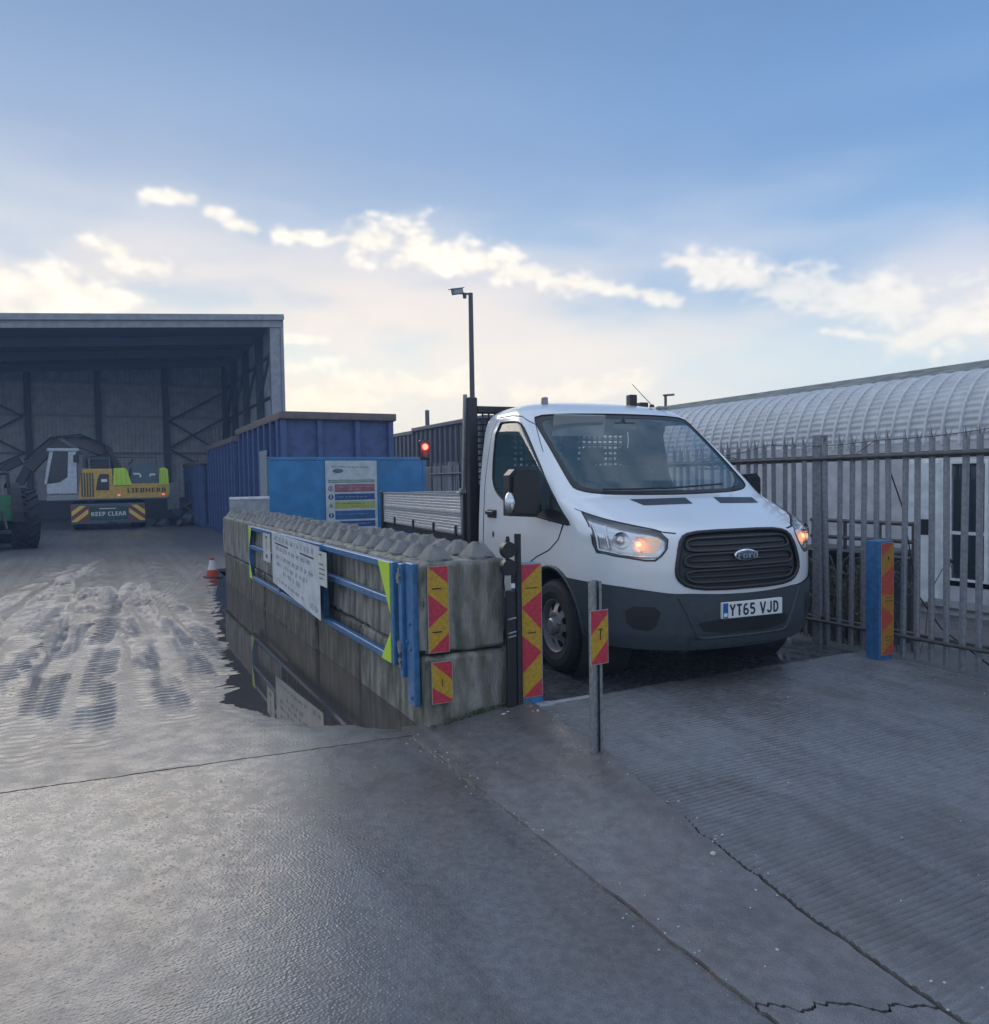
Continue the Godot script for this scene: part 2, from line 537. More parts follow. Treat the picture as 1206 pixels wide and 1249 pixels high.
# a sheet on the lines xs, zs with a height and a tint for each point, its rim turned down
func sheet(xs: Array, zs: Array, height: Callable, tint: Callable, skirt := 0.06) -> ArrayMesh:
	var nx := xs.size()
	var nz := zs.size()
	var pv := PackedVector3Array()
	var pn := PackedVector3Array()
	var pc := PackedColorArray()
	var idx := PackedInt32Array()
	for j in nz:
		for i in nx:
			var p: Vector3 = height.call(xs[i], zs[j], i, j)
			pv.push_back(p)
			pc.push_back(tint.call(p.x, p.z))
	for j in nz:
		for i in nx:
			var a := pv[j * nx + maxi(i - 1, 0)]
			var b := pv[j * nx + mini(i + 1, nx - 1)]
			var e := pv[maxi(j - 1, 0) * nx + i]
			var f := pv[mini(j + 1, nz - 1) * nx + i]
			var m := (b - a).cross(f - e).normalized()
			pn.push_back(m if m.y > 0.0 else -m)
	for j in nz - 1:
		for i in nx - 1:
			var a := j * nx + i
			var q := [a, a + 1, a + nx + 1, a + nx]
			for t in [[0, 1, 2], [0, 2, 3]]:
				var p0 := pv[q[t[0]]]
				var up := (pv[q[t[1]]] - p0).cross(pv[q[t[2]]] - p0).y > 0.0
				idx.push_back(q[t[0]]); idx.push_back(q[t[2 if up else 1]]); idx.push_back(q[t[1 if up else 2]])
	var rim := []
	for i in nx: rim.append(i)
	for j in range(1, nz): rim.append(j * nx + nx - 1)
	for i in range(nx - 2, -1, -1): rim.append((nz - 1) * nx + i)
	for j in range(nz - 2, 0, -1): rim.append(j * nx)
	var mid := (pv[0] + pv[pv.size() - 1]) / 2.0
	for k in rim.size():
		var a := pv[rim[k]]
		var b := pv[rim[(k + 1) % rim.size()]]
		var o := Vector3(b.z - a.z, 0, a.x - b.x).normalized()
		if o.dot(a - mid) < 0.0: o = -o
		var s := pv.size()
		for p in [a, b, b + Vector3.DOWN * skirt, a + Vector3.DOWN * skirt]:
			pv.push_back(p); pn.push_back(o); pc.push_back(pc[rim[k]])
		var turned := (b - a).cross(Vector3.DOWN).dot(o) > 0.0
		for t in [[0, 1, 2], [0, 2, 3]]:
			idx.push_back(s + t[0]); idx.push_back(s + t[2 if turned else 1]); idx.push_back(s + t[1 if turned else 2])
	var arr := []
	arr.resize(Mesh.ARRAY_MAX)
	arr[Mesh.ARRAY_VERTEX] = pv
	arr[Mesh.ARRAY_NORMAL] = pn
	arr[Mesh.ARRAY_COLOR] = pc
	arr[Mesh.ARRAY_INDEX] = idx
	var m := ArrayMesh.new()
	m.add_surface_from_arrays(Mesh.PRIMITIVE_TRIANGLES, arr)
	return m

func steps(a: float, b: float, d: float) -> Array:
	var out := []
	var k := maxi(1, int(round(absf(b - a) / d)))
	for i in k + 1: out.append(lerpf(a, b, float(i) / k))
	return out

func curve_at(pts: Array, t: float) -> float:
	if t >= pts[0][0]: return pts[0][1]
	for i in pts.size() - 1:
		if t >= pts[i + 1][0]:
			return lerpf(pts[i][1], pts[i + 1][1], (pts[i][0] - t) / (pts[i][0] - pts[i + 1][0]))
	return pts[-1][1]

const PUDDLE := [[-4.55, 1.75], [-4.8, 1.52], [-5.0, 1.2], [-5.4, 0.95], [-5.7, 0.82], [-7.3, 1.0], [-9.2, 1.2], [-12.0, 1.45], [-14.5, 1.75], [-16.0, 2.3]]
# tyre tracks: place across at z = -8, slope, bend, far and near end, half width, bar pitch, ribbed (0) or barred (1)
const TRACKS := [
	[0.50, 0.00, 0.004, -16.0, -5.2, 0.17, 0.085, 1.0], [0.02, 0.02, -0.004, -17.0, -4.9, 0.20, 0.10, 1.0], [-0.36, 0.03, 0.002, -18.0, -4.8, 0.18, 0.09, 1.0], [-0.78, 0.06, -0.002, -20.0, -5.0, 0.20, 0.11, 1.0],
	[-1.15, 0.10, 0.0, -22.0, -6.0, 0.18, 0.09, 1.0], [0.95, -0.05, 0.0, -15.0, -6.2, 0.14, 0.08, 1.0], [-1.7, 0.12, 0.0, -20.0, -8.0, 0.2, 0.1, 1.0],
	[0.26, 0.01, 0.003, -14.0, -5.6, 0.15, 0.085, 1.0], [-0.58, 0.05, 0.0, -15.0, -5.4, 0.15, 0.09, 1.0], [0.72, -0.02, 0.002, -13.0, -5.5, 0.16, 0.09, 1.0], [-0.15, 0.08, 0.004, -17.0, -6.5, 0.16, 0.1, 1.0],
	[1.6, 0.26, 0.010, -25.0, -9.5, 0.22, 0.12, 0.0], [2.2, 0.30, 0.008, -26.0, -10.5, 0.22, 0.12, 0.0], [3.1, 0.38, 0.010, -27.0, -11.5, 0.24, 0.12, 0.0], [-1.9, -0.20, -0.004, -26.0, -9.0, 0.22, 0.12, 0.0],
	[-2.5, -0.24, -0.002, -26.0, -10.0, 0.22, 0.12, 0.0], [-1.0, -0.10, 0.006, -24.0, -9.5, 0.2, 0.11, 0.0], [0.2, 0.10, 0.012, -24.0, -10.0, 0.22, 0.12, 0.0], [0.9, 0.16, 0.012, -24.0, -9.5, 0.2, 0.12, 0.0]]

func yard_height(x: float, z: float) -> float:
	var y := n_a.get_noise_2d(x, z) * 0.0022 + n_d.get_noise_2d(x, z) * 0.0006
	if z > -4.56:
		return y * 0.6
	for t in TRACKS:
		if z < t[3] or z > t[4]: continue
		var k: float = z + 8.0
		var cx: float = t[0] - t[1] * k + t[2] * k * k + n_c.get_noise_2d(t[0] * 13.0, z * 0.4) * 0.2
		var s: float = absf(x - cx) / (t[5] * 0.68)
		if s < 1.25:
			var fade := smoothstep(t[3], t[3] + 5.0, z) * smoothstep(t[4], t[4] - 1.2, z)
			var mask := fade * smoothstep(1.2, 0.85, s) * lerpf(0.25, 1.0, smoothstep(-0.3, 0.25, n_b.get_noise_2d(x * 0.3 + t[0] * 9.0, z * 0.16)))
			if t[7] > 0.5:
				y += mask * (-0.0035 + 0.0105 * sin((z + absf(x - cx) * 0.3) * TAU / t[6]))
			else:
				y += mask * (-0.002 + 0.009 * cos(s * PI * 3.5)) + smoothstep(0.25, 0.0, absf(s - 1.0)) * 0.004 * fade
	var mud := smoothstep(-9.0, -12.0, z) * (1.0 - smoothstep(-27.0, -32.0, z))
	y += mud * n_b.get_noise_2d(x * 0.6, z * 0.6) * 0.002
	# dip along the wall where the water stands, its edge churned
	var e := curve_at(PUDDLE, z) + n_b.get_noise_2d(x * 0.9, z * 0.9) * 0.14
	var dip := smoothstep(e - 0.5, e + 0.3, x)
	var churn := (1.0 - absf(dip - 0.45) * 2.0)
	if churn > 0.0:
		y += churn * 0.0022 * sin((z + n_b.get_noise_2d(x * 2.0, z) * 0.12) * TAU / 0.085) * smoothstep(-0.35, 0.3, n_a.get_noise_2d(x * 1.5, z * 1.5))
	y = lerpf(y, -0.03, dip * dip)
	return y

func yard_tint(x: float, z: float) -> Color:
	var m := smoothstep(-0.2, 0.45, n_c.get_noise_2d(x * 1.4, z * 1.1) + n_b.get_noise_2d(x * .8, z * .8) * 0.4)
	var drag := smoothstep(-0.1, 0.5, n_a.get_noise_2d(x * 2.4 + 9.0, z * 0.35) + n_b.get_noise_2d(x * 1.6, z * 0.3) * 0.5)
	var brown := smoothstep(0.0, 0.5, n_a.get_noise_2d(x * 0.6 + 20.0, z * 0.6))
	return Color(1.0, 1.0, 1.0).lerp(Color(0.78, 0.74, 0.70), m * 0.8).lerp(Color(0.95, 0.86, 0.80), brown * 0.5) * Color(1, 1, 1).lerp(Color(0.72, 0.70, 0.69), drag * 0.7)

const LINE_B := [[3.0, 1.85], [-1.28, 2.11], [-1.66, 2.15], [-2.12, 2.19], [-2.43, 2.23], [-3.62, 2.40], [-4.5, 2.48]]

func line_b(z: float) -> float:
	return curve_at(LINE_B, z) + n_b.get_noise_2d(z * 1.6, 3.0) * 0.02

func crack_z(x: float) -> float:
	return lerpf(-1.63, -1.40, (x - 1.59) / 0.51) + n_a.get_noise_2d(x * 5.0, 7.0) * 0.07 + n_d.get_noise_2d(x * 3.0, 9.0) * 0.012

func apron_height(x: float, z: float) -> float:
	var rise := clampf((x - 1.75 + n_a.get_noise_2d(x, z) * .05) / 0.66, 0.0, 1.0)
	var lift := 0.098 * rise * smoothstep(0.0, 1.0, clampf((-2.1 - z - (x - 1.6) * -0.8) / 1.9, 0.0, 1.0))
	return 0.012 + lift + n_a.get_noise_2d(x * 1.2, z * 1.2) * 0.004

func ramp_height(x: float, z: float) -> float:
	var y := 0.014 + (DECK - 0.016) * smoothstep(-1.4, -4.2, z)
	var patch_ := smoothstep(-0.35, 0.35, n_a.get_noise_2d(x * 0.5, z * 0.8))
	var g := sin((z + n_a.get_noise_2d(x * 0.5, z * 0.6) * 0.05 + n_b.get_noise_2d(x * 0.25, z * 2.0) * 0.012) * TAU / 0.066)
	y += (absf(g) - 0.6) * 0.013 * lerpf(0.4, 1.0, patch_) + n_d.get_noise_2d(x, z * 1.5) * 0.0022 + n_a.get_noise_2d(x, z) * 0.005
	return y

func ground() -> void:
	var g := MB.new()
	g.quad(Vector3(-400, -0.22, 60), Vector3(400, -0.22, 60), Vector3(400, -0.22, -600), Vector3(-400, -0.22, -600), Vector3.UP)
	struct("ground", g, M.far_ground)
	# yard, in two slabs with an open joint between them
	var jz := func(x: float) -> float: return -4.555 + (x - 0.5) * 0.09 + n_b.get_noise_2d(x * 2.0, 1.0) * 0.012
	var xs := [-60.0, -30.0, -15.0, -8.0, -5.5] + steps(-4.0, 1.66, 0.04)
	var zs := steps(0.0, 1.0, 0.012) 
	var near := func(x: float, t: float, _i: int, _j: int) -> Vector3:
		var z0: float = jz.call(x) + 0.007
		var z := lerpf(z0, 8.0, pow(t, 1.5))
		return Vector3(x, yard_height(x, z), z)
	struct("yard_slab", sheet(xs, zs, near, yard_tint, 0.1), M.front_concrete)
	xs = [-60.0, -30.0, -15.0, -8.0, -5.0] + steps(-3.6, 1.9, 0.032)
	zs = steps(0.0, 9.0, 0.022) + steps(9.03, 20.0, 0.034) + steps(20.1, 30.0, 0.10) + [33.0, 38.0, 46.0, 60.0, 90.0]
	var deep := func(x: float, t: float, _i: int, _j: int) -> Vector3:
		var z: float = jz.call(x) - 0.007 - t
		return Vector3(x, yard_height(x, z) if t > 0.0 else 0.0, z)
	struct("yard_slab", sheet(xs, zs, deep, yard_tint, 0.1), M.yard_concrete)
	# the yard beyond the weighbridge
	xs = [1.9, 4.0, 6.0, 8.0, 12.0, 20.0, 60.0]
	zs = [-15.3, -20.0, -30.0, -60.0, -90.0]
	var flat_ := func(x: float, z: float, _i: int, _j: int) -> Vector3: return Vector3(x, -0.004, z)
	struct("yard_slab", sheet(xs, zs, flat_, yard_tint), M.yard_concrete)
	# standing water: a level sheet that shows where the ground lies lower
	var wtr := MB.new()
	wtr.quad(Vector3(-4.5, -0.0125, -4.6), Vector3(1.9, -0.0125, -4.6), Vector3(1.9, -0.0125, -26), Vector3(-4.5, -0.0125, -26), Vector3.UP)
	struct("puddle_water", wtr, M.puddle_water)
	# apron strip beside the wall, cracked across
	var ax := steps(0.0, 1.0, 0.014)
	var far_strip := func(s: float, t: float, _i: int, _j: int) -> Vector3:
		var x0 := 1.66 + n_b.get_noise_2d(t * 4.0, 5.0) * 0.012
		var z1: float = crack_z(lerpf(1.6, 2.12, s)) - 0.006
		var z := lerpf(z1, -4.6, t)
		var x := lerpf(x0, line_b(z) - 0.008, s)
		return Vector3(x, apron_height(x, z), z)
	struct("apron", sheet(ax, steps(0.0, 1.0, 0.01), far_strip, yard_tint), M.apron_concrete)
	var near_strip := func(s: float, t: float, _i: int, _j: int) -> Vector3:
		var z0: float = crack_z(lerpf(1.6, 2.12, s)) + 0.006
		var z := lerpf(z0, 3.0, t * t)
		var x := lerpf(1.66 + n_b.get_noise_2d(t * 4.0, 6.0) * 0.012, line_b(z) - 0.008, s)
		return Vector3(x, apron_height(x, z), z)
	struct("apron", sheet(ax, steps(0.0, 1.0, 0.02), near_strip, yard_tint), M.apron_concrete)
	# tamped ramp up to the weighbridge
	var ramp := func(s: float, t: float, _i: int, _j: int) -> Vector3:
		var z := t
		var x := lerpf(line_b(z) + 0.008, 5.66, s)
		return Vector3(x, ramp_height(x, z), z)
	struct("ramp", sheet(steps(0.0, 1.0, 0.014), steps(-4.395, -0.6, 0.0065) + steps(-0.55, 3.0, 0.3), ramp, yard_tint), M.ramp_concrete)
	# verge under the fence
	var verge := func(x: float, z: float, _i: int, _j: int) -> Vector3:
		return Vector3(x, lerpf(0.05, -0.03, clampf((-4.0 - z) / 3.0, 0.0, 1.0)) * (1.0 if x < 5.9 else 0.6) + n_b.get_noise_2d(x, z) * 0.015, z)
	struct("verge", sheet(steps(5.66, 6.05, 0.04), steps(3.0, -16.0, 0.06), verge, yard_tint, 0.2), M.far_ground)
	# weighbridge deck with raised tread
	var dk := thing("weighbridge_deck", "dark wet steel weighbridge deck under the van", "weighbridge")
	var b := MB.new()
	b.span(Vector3(2.5, -0.12, -15.2), Vector3(5.6, DECK, -4.405), 0.008)
	part("deck_plate", b, M.deck_steel, dk)
	var lz := MB.new()
	lz.box(Vector3.ZERO, Vector3(0.034, 0.003, 0.009), 0.001)
	var mm := MultiMesh.new()
	mm.transform_format = MultiMesh.TRANSFORM_3D
	mm.mesh = lz.done()
	var tf := []
	for i in 70:
		for j in 75:
			var a := PI / 4.0 if (i + j) % 2 == 0 else -PI / 4.0
			tf.append(Transform3D(Basis(Vector3.UP, a), Vector3(2.56 + i * 0.043, DECK + 0.0008, -4.45 - j * 0.043)))
	mm.instance_count = tf.size()
	for k in tf.size(): mm.set_instance_transform(k, tf[k])
	var mi := MultiMeshInstance3D.new()
	mi.name = "tread_pattern"
	mi.multimesh = mm
	mi.material_override = M.deck_steel
	mi.set_meta("kind", "stuff")
	dk.add_child(mi)
	var kb := MB.new()
	kb.span(Vector3(2.5, 0.0, -4.40), Vector3(2.62, 0.094, -4.33), 0.006)
	kb.span(Vector3(2.62, 0.0, -4.405), Vector3(2.95, 0.088, -4.36), 0.006)
	part("kerb_stone", kb, M.grey_slab, dk)
	# scattered grit
	var rng := RandomNumberGenerator.new()
	rng.seed = 77
	var grit := MB.new()
	for k in 200:
		var z := rng.randf_range(-4.5, -1.3)
		var x := rng.randf_range(-0.6, 5.4)
		var near_line := rng.randf()
		if near_line < 0.35: x = line_b(z) + rng.randfn() * 0.05
		elif near_line < 0.6: x = 1.66 + rng.randfn() * 0.05
		var y := yard_height(x, z) if x < 1.66 else apron_height(x, z) if x < line_b(z) else ramp_height(x, z)
		var r := rng.randf_range(0.0018, 0.006) * (1.0 if rng.randf() > 0.03 else 2.2)
		grit.ball(Vector3(x, y + r * 0.3, z), Vector3(r, r * 0.7, r * rng.randf_range(0.7, 1.3)), 6, 4)
	var go := part("loose_grit", grit, M.pebble_pale)
	tag(go, "pale grit and pebbles scattered over the wet concrete", "grit")
	go.set_meta("kind", "stuff")

# ---------------------------------------------------------------- block wall, gate, boards
func lumpy_box(s: Vector3, bev: float, sd: int) -> ArrayMesh:
	# a cast block: rounded, chipped edges and slightly uneven faces
	var b := MB.new()
	var nz := noise(2.3, sd, 3)
	var chip := noise(9.0, sd + 50, 3)
	var h := s / 2.0
	var place := func(p: Vector3) -> Array:
		var q := p.clamp(-(h - Vector3.ONE * bev), h - Vector3.ONE * bev)
		var o := (p - q).normalized()
		var edge := 1.0 - maxf(absf(o.x), maxf(absf(o.y), absf(o.z)))
		var bite := maxf(0.0, chip.get_noise_3dv(p) - 0.08) * 0.12 * clampf(edge * 5.0, 0.0, 1.0)
		return [q + o * (bev + nz.get_noise_3dv(p * 1.6) * 0.006 - bite), (o + Vector3(nz.get_noise_3dv(p * 5.0), nz.get_noise_3dv(p * 5.0 + Vector3.ONE * 7.0), nz.get_noise_3dv(p * 5.0 + Vector3.ONE * 17.0)) * 0.12).normalized()]
	for ax in 3:
		var a1 := (ax + 1) % 3
		var a2 := (ax + 2) % 3
		var u := [-h[a1], -h[a1] + bev * .5] + steps(-h[a1] + bev, h[a1] - bev, .06) + [h[a1] - bev * .5, h[a1]]
		var w := [-h[a2], -h[a2] + bev * .5] + steps(-h[a2] + bev, h[a2] - bev, .06) + [h[a2] - bev * .5, h[a2]]
		for sg in [-1.0, 1.0]:
			var grid := []
			for i in u.size():
				var row := []
				for j in w.size():
					var p := Vector3()
					p[ax] = sg * h[ax]
					p[a1] = u[i]
					p[a2] = w[j]
					row.append(place.call(p))
				grid.append(row)
			for i in u.size() - 1:
				for j in w.size() - 1:
					var k := [grid[i][j], grid[i + 1][j], grid[i + 1][j + 1], grid[i][j + 1]]
					b.tri3(k[0][0], k[1][0], k[2][0], k[0][1], k[1][1], k[2][1])
					b.tri3(k[0][0], k[2][0], k[3][0], k[0][1], k[2][1], k[3][1])
	return b.done()

func stud_mesh(sd: int) -> ArrayMesh:
	var b := MB.new()
	var nz := noise(3.0, sd, 2)
	var rings := [[0.0, 0.098], [0.016, 0.095], [0.092, 0.044], [0.101, 0.034], [0.103, 0.0]]
	var pts := []
	for r in rings:
		var row := []
		for k in 16:
			var a := TAU * k / 16.0
			var sq: float = 1.0 / maxf(absf(cos(a)), absf(sin(a)))
			var rr: float = r[1] * lerpf(1.0, sq, 0.8 if r[0] < 0.05 else 0.6)
			var p := Vector3(cos(a) * rr, r[0], sin(a) * rr)
			row.append(p + p * nz.get_noise_3dv(p * 12.0) * 0.16)
		pts.append(row)
	for i in rings.size() - 1:
		for k in 16:
			var k1 := (k + 1) % 16
			b.quad(pts[i][k], pts[i][k1], pts[i + 1][k1], pts[i + 1][k], Vector3(cos(TAU * (k + .5) / 16.0), 0.8, sin(TAU * (k + .5) / 16.0)))
	return b.done()

func hazard_board(label: String, at: Vector3, w: float, h: float, reds: Array, dashes: Array, tilt := 0.0, group := "", red := Color(0.62, 0.045, 0.075), yellow := Color(0.60, 0.36, 0.03)) -> Node3D:
	var t := thing("hazard_board", label, "hazard board", at, tilt, group)
	var b := MB.new()
	b.col = Color(0.45, 0.45, 0.45)
	b.span(Vector3(0, 0, -0.003), Vector3(w, h, 0.0))
	part("backing_plate", b, M.board_print, t)
	b = MB.new()
	b.col = yellow
	b.flat(PackedVector2Array([Vector2(.003, .003), Vector2(w - .003, .003), Vector2(w - .003, h - .003), Vector2(.003, h - .003)]), 0.0006)
	part("yellow_sheeting", b, M.board_print, t)
	for r in reds:
		b = MB.new()
		b.col = red
		var pg := PackedVector2Array()
		for q in r: pg.push_back(Vector2(lerpf(.004, w - .004, q[0]), lerpf(h - .004, .004, q[1])))
		b.flat(pg, 0.0012)
		part("red_sheeting", b, M.board_print, t)
	for d in dashes:
		b = MB.new()
		b.box(Vector3(w * d[0], h * (1.0 - d[1]), 0.0016), Vector3(d[2], d[3], 0.0008))
		part("dash_mark", b, M.letter_black, t)
	return t

func wall() -> void:
	var studs := []
	for k in 5: studs.append(stud_mesh(60 + k))
	var top := [-4.5, -5.68, -7.0, -8.25, -9.5, -10.6, -12.2, -13.28]
	var low := [-4.47, -5.93, -7.28, -8.58, -9.93, -10.85, -12.1, -13.3]
	var rng := RandomNumberGenerator.new()
	rng.seed = 5
	for k in 7:
		var ln: float = low[k] - low[k + 1]
		var cx := 2.088 + rng.randf_range(-.016, .016)
		var t := thing("concrete_block", "%s block of the lower wall course counted from the hazard board end" % ["first", "second", "third", "fourth", "fifth", "sixth", "last"][k] if k > 0 else "lower end block of the wall carrying the short hazard board", "concrete block", Vector3(cx, -0.13, (low[k] + low[k + 1]) / 2.0), 0.0, "lower course of wall blocks" if k > 0 else "")
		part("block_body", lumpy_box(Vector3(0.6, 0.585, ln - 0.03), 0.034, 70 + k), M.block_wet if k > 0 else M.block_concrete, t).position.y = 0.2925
	for k in 7:
		var ln: float = top[k] - top[k + 1]
		var lab: String = "%s studded block of the upper wall course counted from the hazard board end" % ["first", "second", "third", "fourth", "fifth", "sixth", "last"][k]
		if k == 0: lab = "studded upper end block of the wall carrying the tall hazard board"
		var t := thing("concrete_block", lab, "concrete block", Vector3(2.085 + rng.randf_range(-.014, .014), 0.462, (top[k] + top[k + 1]) / 2.0), rng.randf_range(-.006, .006), "upper course of wall blocks" if k > 0 else "")
		part("block_body", lumpy_box(Vector3(0.6, 0.585, ln - 0.03), 0.034, 80 + k), M.block_concrete, t).position.y = 0.2925
		var cnt := int(round(ln / 0.305))
		for i in cnt:
			for s in [-1, 1]:
				var o := part("stud", studs[rng.randi() % 5], M.stud_concrete, t)
				o.position = Vector3(s * 0.152, 0.582, ln / 2.0 - (i + 0.5) * ln / cnt)
				o.rotation.y = (rng.randi() % 4) * PI / 2.0 + rng.randfn() * .05
				o.scale = Vector3(rng.randf_range(.93, 1.05), rng.randf_range(.85, 1.08), rng.randf_range(.93, 1.05))
	# red splash on the last stud
	var sp := MB.new()
	sp.col = Color(0.35, 0.07, 0.08)
	# hazard boards on the wall end
	hazard_board("tall red and yellow hazard board on the upper end block", Vector3(1.80, 0.482, -4.483), 0.142, 0.545, [[[0, 0], [1, 0], [1, .2]], [[0, .31], [.96, .51], [0, .71]], [[0, 1], [1, .79], [1, 1]]], [[.42, .26, .065, .008], [.42, .76, .065, .008]])
	hazard_board("short red and yellow hazard board on the lower end block", Vector3(1.808, 0.165, -4.462), 0.142, 0.265, [[[0, 0], [1, 0], [1, .46]], [[0, .6], [1, .95], [1, 1], [0, 1]]], [[.5, .5, .006, .05]])
	# moss and weed at the foot
	var ms := MB.new()
	for k in 60:
		var x := 1.80 + rng.randf() * 0.55
		var y := apron_height(x, -4.45)
		ms.ball(Vector3(x, y + rng.randf() * 0.02, -4.455 + rng.randf() * 0.025), Vector3(rng.randf_range(.006, .02), rng.randf_range(.004, .012), .008), 6, 4)
	for k in 26:
		var p := Vector3(2.12 + rng.randfn() * .02, apron_height(2.1, -4.44), -4.44)
		var q := p + Vector3(rng.randfn() * .03, rng.randf_range(.02, .06), rng.randf() * .03)
		ms.tri(p, q, p + Vector3(.008, .0, .004), Vector3(0, 0, 1))
	var mo := part("moss_tuft", ms, M.moss)
	tag(mo, "green moss and weed along the foot of the wall end", "moss")
	mo.set_meta("kind", "stuff")

func gate() -> void:
	var gx := 1.735
	var t := thing("field_gate", "blue steel swing gate folded back flat against the concrete block wall", "gate", Vector3(gx, 0, -4.86))
	var b := MB.new()
	var L := 5.55
	for k in 3:
		b = MB.new()
		var y: float = [1.0, 0.76, 0.37][k]
		b.span(Vector3(-0.025, y - 0.025, -L), Vector3(0.025, y + 0.025, 0), 0.006)
		part("rail", b, M.blue_paint, t)
	for z in [-0.025, -1.86, -3.7, -L + 0.03]:
		b = MB.new()
		b.span(Vector3(-0.03, 0.345, z - 0.03), Vector3(0.03, 1.03, z + 0.03), 0.006)
		part("stile", b, M.blue_paint, t)
	for y in [0.93, 0.48]:
		b = MB.new()
		b.cyl(Vector3(0, y - .035, 0.05), Vector3(0, y + .035, 0.05), 0.022, 0.022, 12)
		b.span(Vector3(-.012, y - .02, 0.0), Vector3(.012, y + .02, 0.06), .004)
		part("hinge", b, M.galvanised, t)
	# hi-vis corner flashes
	for w in [[-0.05, 1.02, 0.68, 0.24], [-0.05, 0.35, 0.56, 0.20], [-L + 0.05, 1.02, 0.72, -0.2], [-L + 0.05, 0.36, 0.58, -0.2]]:
		b = MB.new()
		var z0: float = w[0]
		var pts := [Vector3(-0.034, w[1], z0 - w[3]), Vector3(-0.034, w[1], z0), Vector3(-0.034, w[2], z0)]
		b.tri(pts[0], pts[1], pts[2], Vector3.LEFT)
		b.tri(pts[0] + Vector3(.004, 0, 0), pts[1] + Vector3(.004, 0, 0), pts[2] + Vector3(.004, 0, 0), Vector3.RIGHT)
		for e in [[0, 1], [1, 2], [2, 0]]:
			b.quad(pts[e[0]], pts[e[1]], pts[e[1]] + Vector3(.004, 0, 0), pts[e[0]] + Vector3(.004, 0, 0), Vector3.UP)
		part("reflective_flash", b, M.hi_vis, t)
	# hanging post bolted to the wall corner
	var h := thing("gate_post", "blue steel hanging post with hinge pins bolted to the block wall", "gate post", Vector3(1.76, 0.13, -4.66))
	b = MB.new()
	b.span(Vector3(-0.022, 0.0, -0.05), Vector3(0.02, 0.91, 0.08), 0.006)
	part("flat_plate", b, M.blue_paint, h)
	b = MB.new()
	b.span(Vector3(-0.045, 0.16, -0.125), Vector3(-0.01, 0.9, -0.06), 0.006)
	part("hinge_channel", b, M.blue_paint, h)
	for y in [0.82, 0.33, 0.27]:
		b = MB.new()
		b.cyl(Vector3(-.06, y, -0.09), Vector3(-.02, y, -0.09), 0.018, 0.018, 12)
		b.cyl(Vector3(-.05, y - .05, -0.09), Vector3(-.05, y + .05, -0.09), 0.010, 0.010, 10)
		part("hinge_pin", b, M.galvanised, h)
	for q in [[.52, .02], [.4, -.02], [.36, .03], [.05, .04]]:
		b = MB.new()
		b.cyl(Vector3(-.034, q[0], q[1]), Vector3(-.02, q[0], q[1]), 0.012, 0.012, 8)
		part("bolt", b, M.blue_paint, h)
	# signs hung on the gate
	var s := thing("gate_sign", "large white notice board with lines of dark lettering hung on the blue gate", "sign", Vector3(1.655, 0, -8.58), 0.0)
	sign_panel(s, 2.02, [[0.0, 1.035, 0.50], [2.02, 1.005, 0.395]])
	var s2 := thing("gate_notice", "narrow white notice hanging at the end of the large gate sign", "sign", Vector3(1.64, 0.70, -6.56))
	b = MB.new()
	b.col = Color(0.66, 0.69, 0.62)
	b.span(Vector3(-0.004, 0, 0), Vector3(0.0, 0.285, 0.29))
	part("board", b, M.sign_print, s2)
	print_lines(s2, -0.0046, [[0.05, 0.26, .03, .09, .012], [0.05, 0.18, .1, .14, .012], [0.05, 0.14, .08, .18, .01], [0.05, 0.10, .06, .18, .01], [.05, .06, .08, .12, .01]])
	var s3 := thing("gate_notice", "small white arrow notice beside the large gate sign", "sign", Vector3(1.64, 0.70, -9.02))
	b = MB.new()
	b.col = Color(0.62, 0.64, 0.62)
	b.span(Vector3(-0.004, 0, 0), Vector3(0.0, 0.31, 0.40))
	part("board", b, M.sign_print, s3)
	print_lines(s3, -0.0046, [[0.15, 0.27, .02, .1, .03], [0.19, 0.19, .02, .02, .12], [0.15, 0.06, .02, .1, .04]])

# dashes of print on a board that faces -x: z, y, word gap, length, height
func print_lines(t: Node3D, x: float, rows: Array, m: Material = null) -> void:
	for r in rows:
		var b := MB.new()
		b.box(Vector3(x, r[1], r[0] + r[3] / 2.0), Vector3(0.0008, r[4], r[3]))
		part("print_line", b, m if m else M.letter_grey, t)

